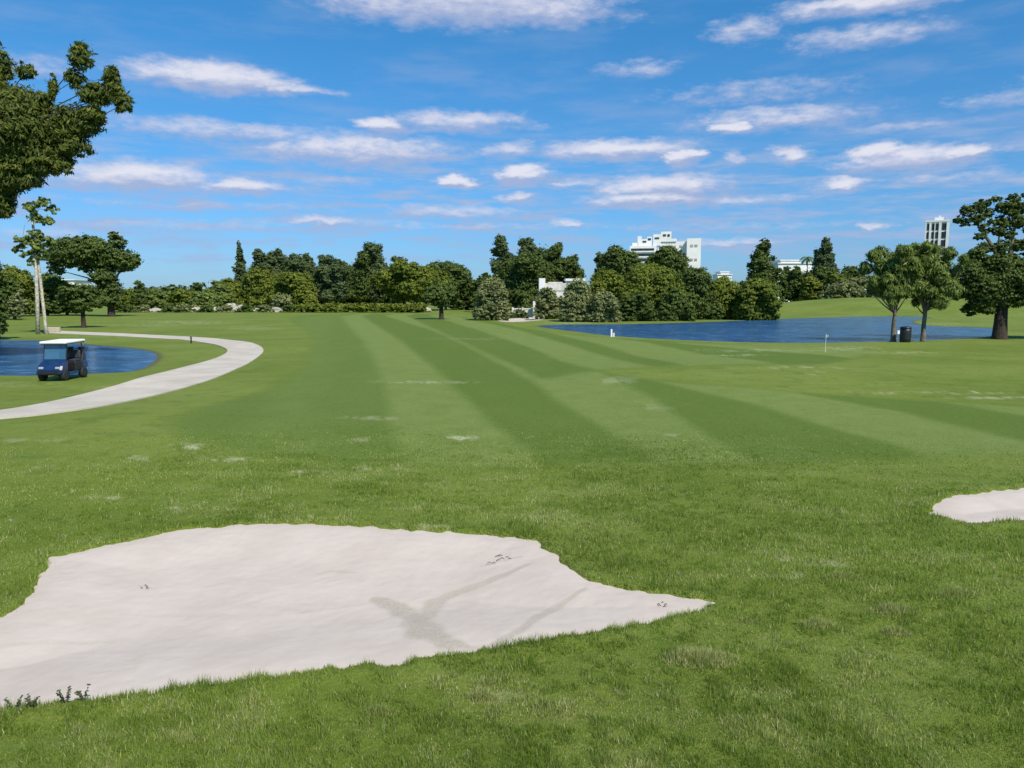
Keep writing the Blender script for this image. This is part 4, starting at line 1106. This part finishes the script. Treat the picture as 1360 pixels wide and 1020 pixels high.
W_ = bpy.data.worlds.new('World'); S.world = W_; W_.use_nodes = True
t = NT(W_.node_tree); bg = [q for q in t.n if q.type == 'BACKGROUND'][0]
sky = t.new('ShaderNodeTexSky', sky_type='NISHITA'); sky.sun_disc = False; sky.sun_elevation = SUN_EL; sky.sun_rotation = SUN_AZ
sky.air_density = 1.0; sky.dust_density = .3; sky.ozone_density = 1.2; sky.altitude = 0
gen = t.new('ShaderNodeTexCoord').outputs['Generated']
sx_ = t.new('ShaderNodeSeparateXYZ'); t.put(sx_.inputs[0], gen); DX, DY, DZ = sx_.outputs
az = t.m('ARCTAN2', DX, DY); el = t.m('ARCSINE', DZ)
cb = t.new('ShaderNodeCombineXYZ'); t.put(cb.inputs[0], az); t.put(cb.inputs[1], el); uv = cb.outputs[0]
clouds = [(610,2,185,30,1.0),(700,12,110,22,.9),(1170,2,130,16,.95),(285,104,110,21,1.0),(370,118,75,9,.8),(1150,48,100,16,.62),(990,40,55,18,.6),(850,91,52,11,.55),(830,20,30,12,.25),
    (1010,122,120,16,.42),(1030,158,120,18,.72),(970,168,30,9,1.0),(1200,166,90,7,.45),(1320,131,60,11,.42),(310,176,180,15,.62),(470,200,140,24,.85),(610,160,85,15,.75),(508,167,36,13,1.05),(690,168,45,6,.4),
    (190,236,100,24,1.0),(320,248,70,12,.85),(130,238,90,18,.6),(820,200,95,15,.95),(908,209,30,14,1.1),(690,232,42,15,1.1),(605,242,26,11,1.1),(740,244,70,8,.6),(675,200,36,12,.7),(1050,206,26,14,.85),(975,210,14,12,.6),
    (1200,210,90,20,1.0),(1170,200,40,14,1.0),(1280,204,42,14,1.0),(1120,244,44,11,.9),(1260,236,100,10,.45),(880,250,85,20,.95),(870,264,90,13,.95),(960,268,110,9,.6),(430,294,50,9,.7),(610,282,90,11,.6),(690,263,20,9,.7),(755,297,24,7,.75),(1155,300,24,6,.7),(960,323,70,6,.6),(330,300,120,9,.35),(600,300,200,6,.35),(250,270,200,8,.3),(45,90,50,14,.5),(440,240,60,8,.3),(1010,300,160,6,.3),
    (230,300,120,7,.35),(60,310,60,10,.4),(-120,140,120,26,.9),(-250,230,120,20,.9),(1480,90,110,22,.9),(1560,220,120,20,.9),(300,-120,200,40,.9),(900,-160,240,40,.9)]
ng = bpy.data.node_groups.new('cloud_field', 'ShaderNodeTree')
ng.interface.new_socket('V', in_out='INPUT', socket_type='NodeSocketVector'); ng.interface.new_socket('F', in_out='OUTPUT', socket_type='NodeSocketFloat')
G = NT(ng); gi = G.new('NodeGroupInput'); go = G.new('NodeGroupOutput'); acc = None
for cx, cy, rx, ry, a in clouds:
    d = ray(cx, cy); d = d/np.linalg.norm(d); ca = math.atan2(d[0], d[1]); ce = math.asin(d[2])
    k = max(.5, math.cos(ca)**2)
    q = G.vm('SUBTRACT', gi.outputs[0], (ca, ce, 0)); q = G.vm('MULTIPLY', q, (1/(rx*k/1000*1.25), 1/(ry*math.sqrt(k)/1000*1.12), 0))
    ln = G.vm('DOT_PRODUCT', q, q, out=1)
    f = G.m('MULTIPLY_ADD', ln, -a*.95, a)
    acc = f if acc is None else G.m('SMOOTH_MAX', acc, f, .12)
G.l.new(acc, go.inputs[0])
def warp(v, off=0):
    mp = t.new('ShaderNodeMapping'); t.put(mp.inputs['Vector'], v); mp.inputs['Scale'].default_value = (1, 2.4, 1)
    n1 = t.new('ShaderNodeTexNoise'); t.put(n1.inputs['Vector'], mp.outputs[0]); n1.inputs['Scale'].default_value = 22; n1.inputs['Detail'].default_value = 5; n1.inputs['Roughness'].default_value = .6
    w = t.vm('SUBTRACT', n1.outputs['Color'], (.5, .5, .5)); w = t.vm('MULTIPLY', w, (.085, .020, 0))
    return t.vm('ADD', v, w), n1
v1, n1 = warp(uv)
g1 = t.new('ShaderNodeGroup'); g1.node_tree = ng; t.put(g1.inputs[0], v1); F1 = g1.outputs[0]
g2 = t.new('ShaderNodeGroup'); g2.node_tree = ng; t.put(g2.inputs[0], t.vm('ADD', v1, (-.004, .0065, 0))); F2 = g2.outputs[0]
mp = t.new('ShaderNodeMapping'); t.put(mp.inputs['Vector'], uv); mp.inputs['Scale'].default_value = (1, 2.6, 1)
dn = t.noise(mp.outputs[0], 42, 7, .62); wisp = t.noise(mp.outputs[0], 16, 5, .6)
mp2 = t.new('ShaderNodeMapping'); t.put(mp2.inputs['Vector'], uv); mp2.inputs['Scale'].default_value = (1, 7, 1)
hz = t.noise(mp2.outputs[0], 11, 6, .62)
dens = t.m('ADD', F1, t.m('MULTIPLY', t.m('SUBTRACT', dn, .5), 1.25))
dens = t.rng(dens, -.04, .92)
# thin streaks low over the horizon
low = t.m('MULTIPLY', t.rng(el, .005, .07), t.rng(el, .24, .12))
thin = t.m('MULTIPLY', t.rng(hz, .42, .74), t.m('MULTIPLY', low, 1.15))
lit = t.rng(t.m('ADD', t.m('MULTIPLY', t.m('SUBTRACT', F1, F2), 2.2), t.m('MULTIPLY', t.m('SUBTRACT', dn, .5), 1.1)), -.35, .55)
shade = t.rng(F1, .25, .95)
ccol = t.mix(t.m('MULTIPLY', lit, t.m('ADD', t.m('MULTIPLY', shade, .65), .35)), (3.5, 4.2, 6.3), (7.6, 7.5, 8.2))
tnt = t.mix(t.rng(el, -.02, .17, smooth=False), (.37, .60, 1.10), (.35, .79, 1.18))
tnt = t.mix(t.rng(el, .17, .45, smooth=False), tnt, (.24, .97, 1.38))
skyc = t.mix(1.0, sky.outputs[0], tnt, 'MULTIPLY')
skyc = t.mix(t.m('MULTIPLY', thin, 1.0), skyc, (3.3, 4.4, 6.7))
mp3 = t.new('ShaderNodeMapping'); t.put(mp3.inputs['Vector'], uv); mp3.inputs['Scale'].default_value = (1, 4.5, 1)
vl = t.noise(mp3.outputs[0], 5.5, 6, .6)
veil = t.m('MULTIPLY', t.rng(vl, .44, .72), t.m('MULTIPLY', t.rng(el, .01, .08), t.rng(el, .46, .22)))
skyc = t.mix(t.m('MULTIPLY', veil, .32), skyc, (3.2, 4.1, 6.3))
fin = t.mix(t.m('MULTIPLY', dens, .90), skyc, ccol)
t.put(bg.inputs['Color'], fin); bg.inputs['Strength'].default_value = .1

S.render.engine = 'CYCLES'
S.view_settings.view_transform = 'Standard'; S.view_settings.look = 'None'; S.view_settings.gamma = 1; S.view_settings.exposure = .12
S.cycles.max_bounces = 5; S.cycles.diffuse_bounces = 2; S.cycles.transmission_bounces = 4; S.cycles.transparent_max_bounces = 8
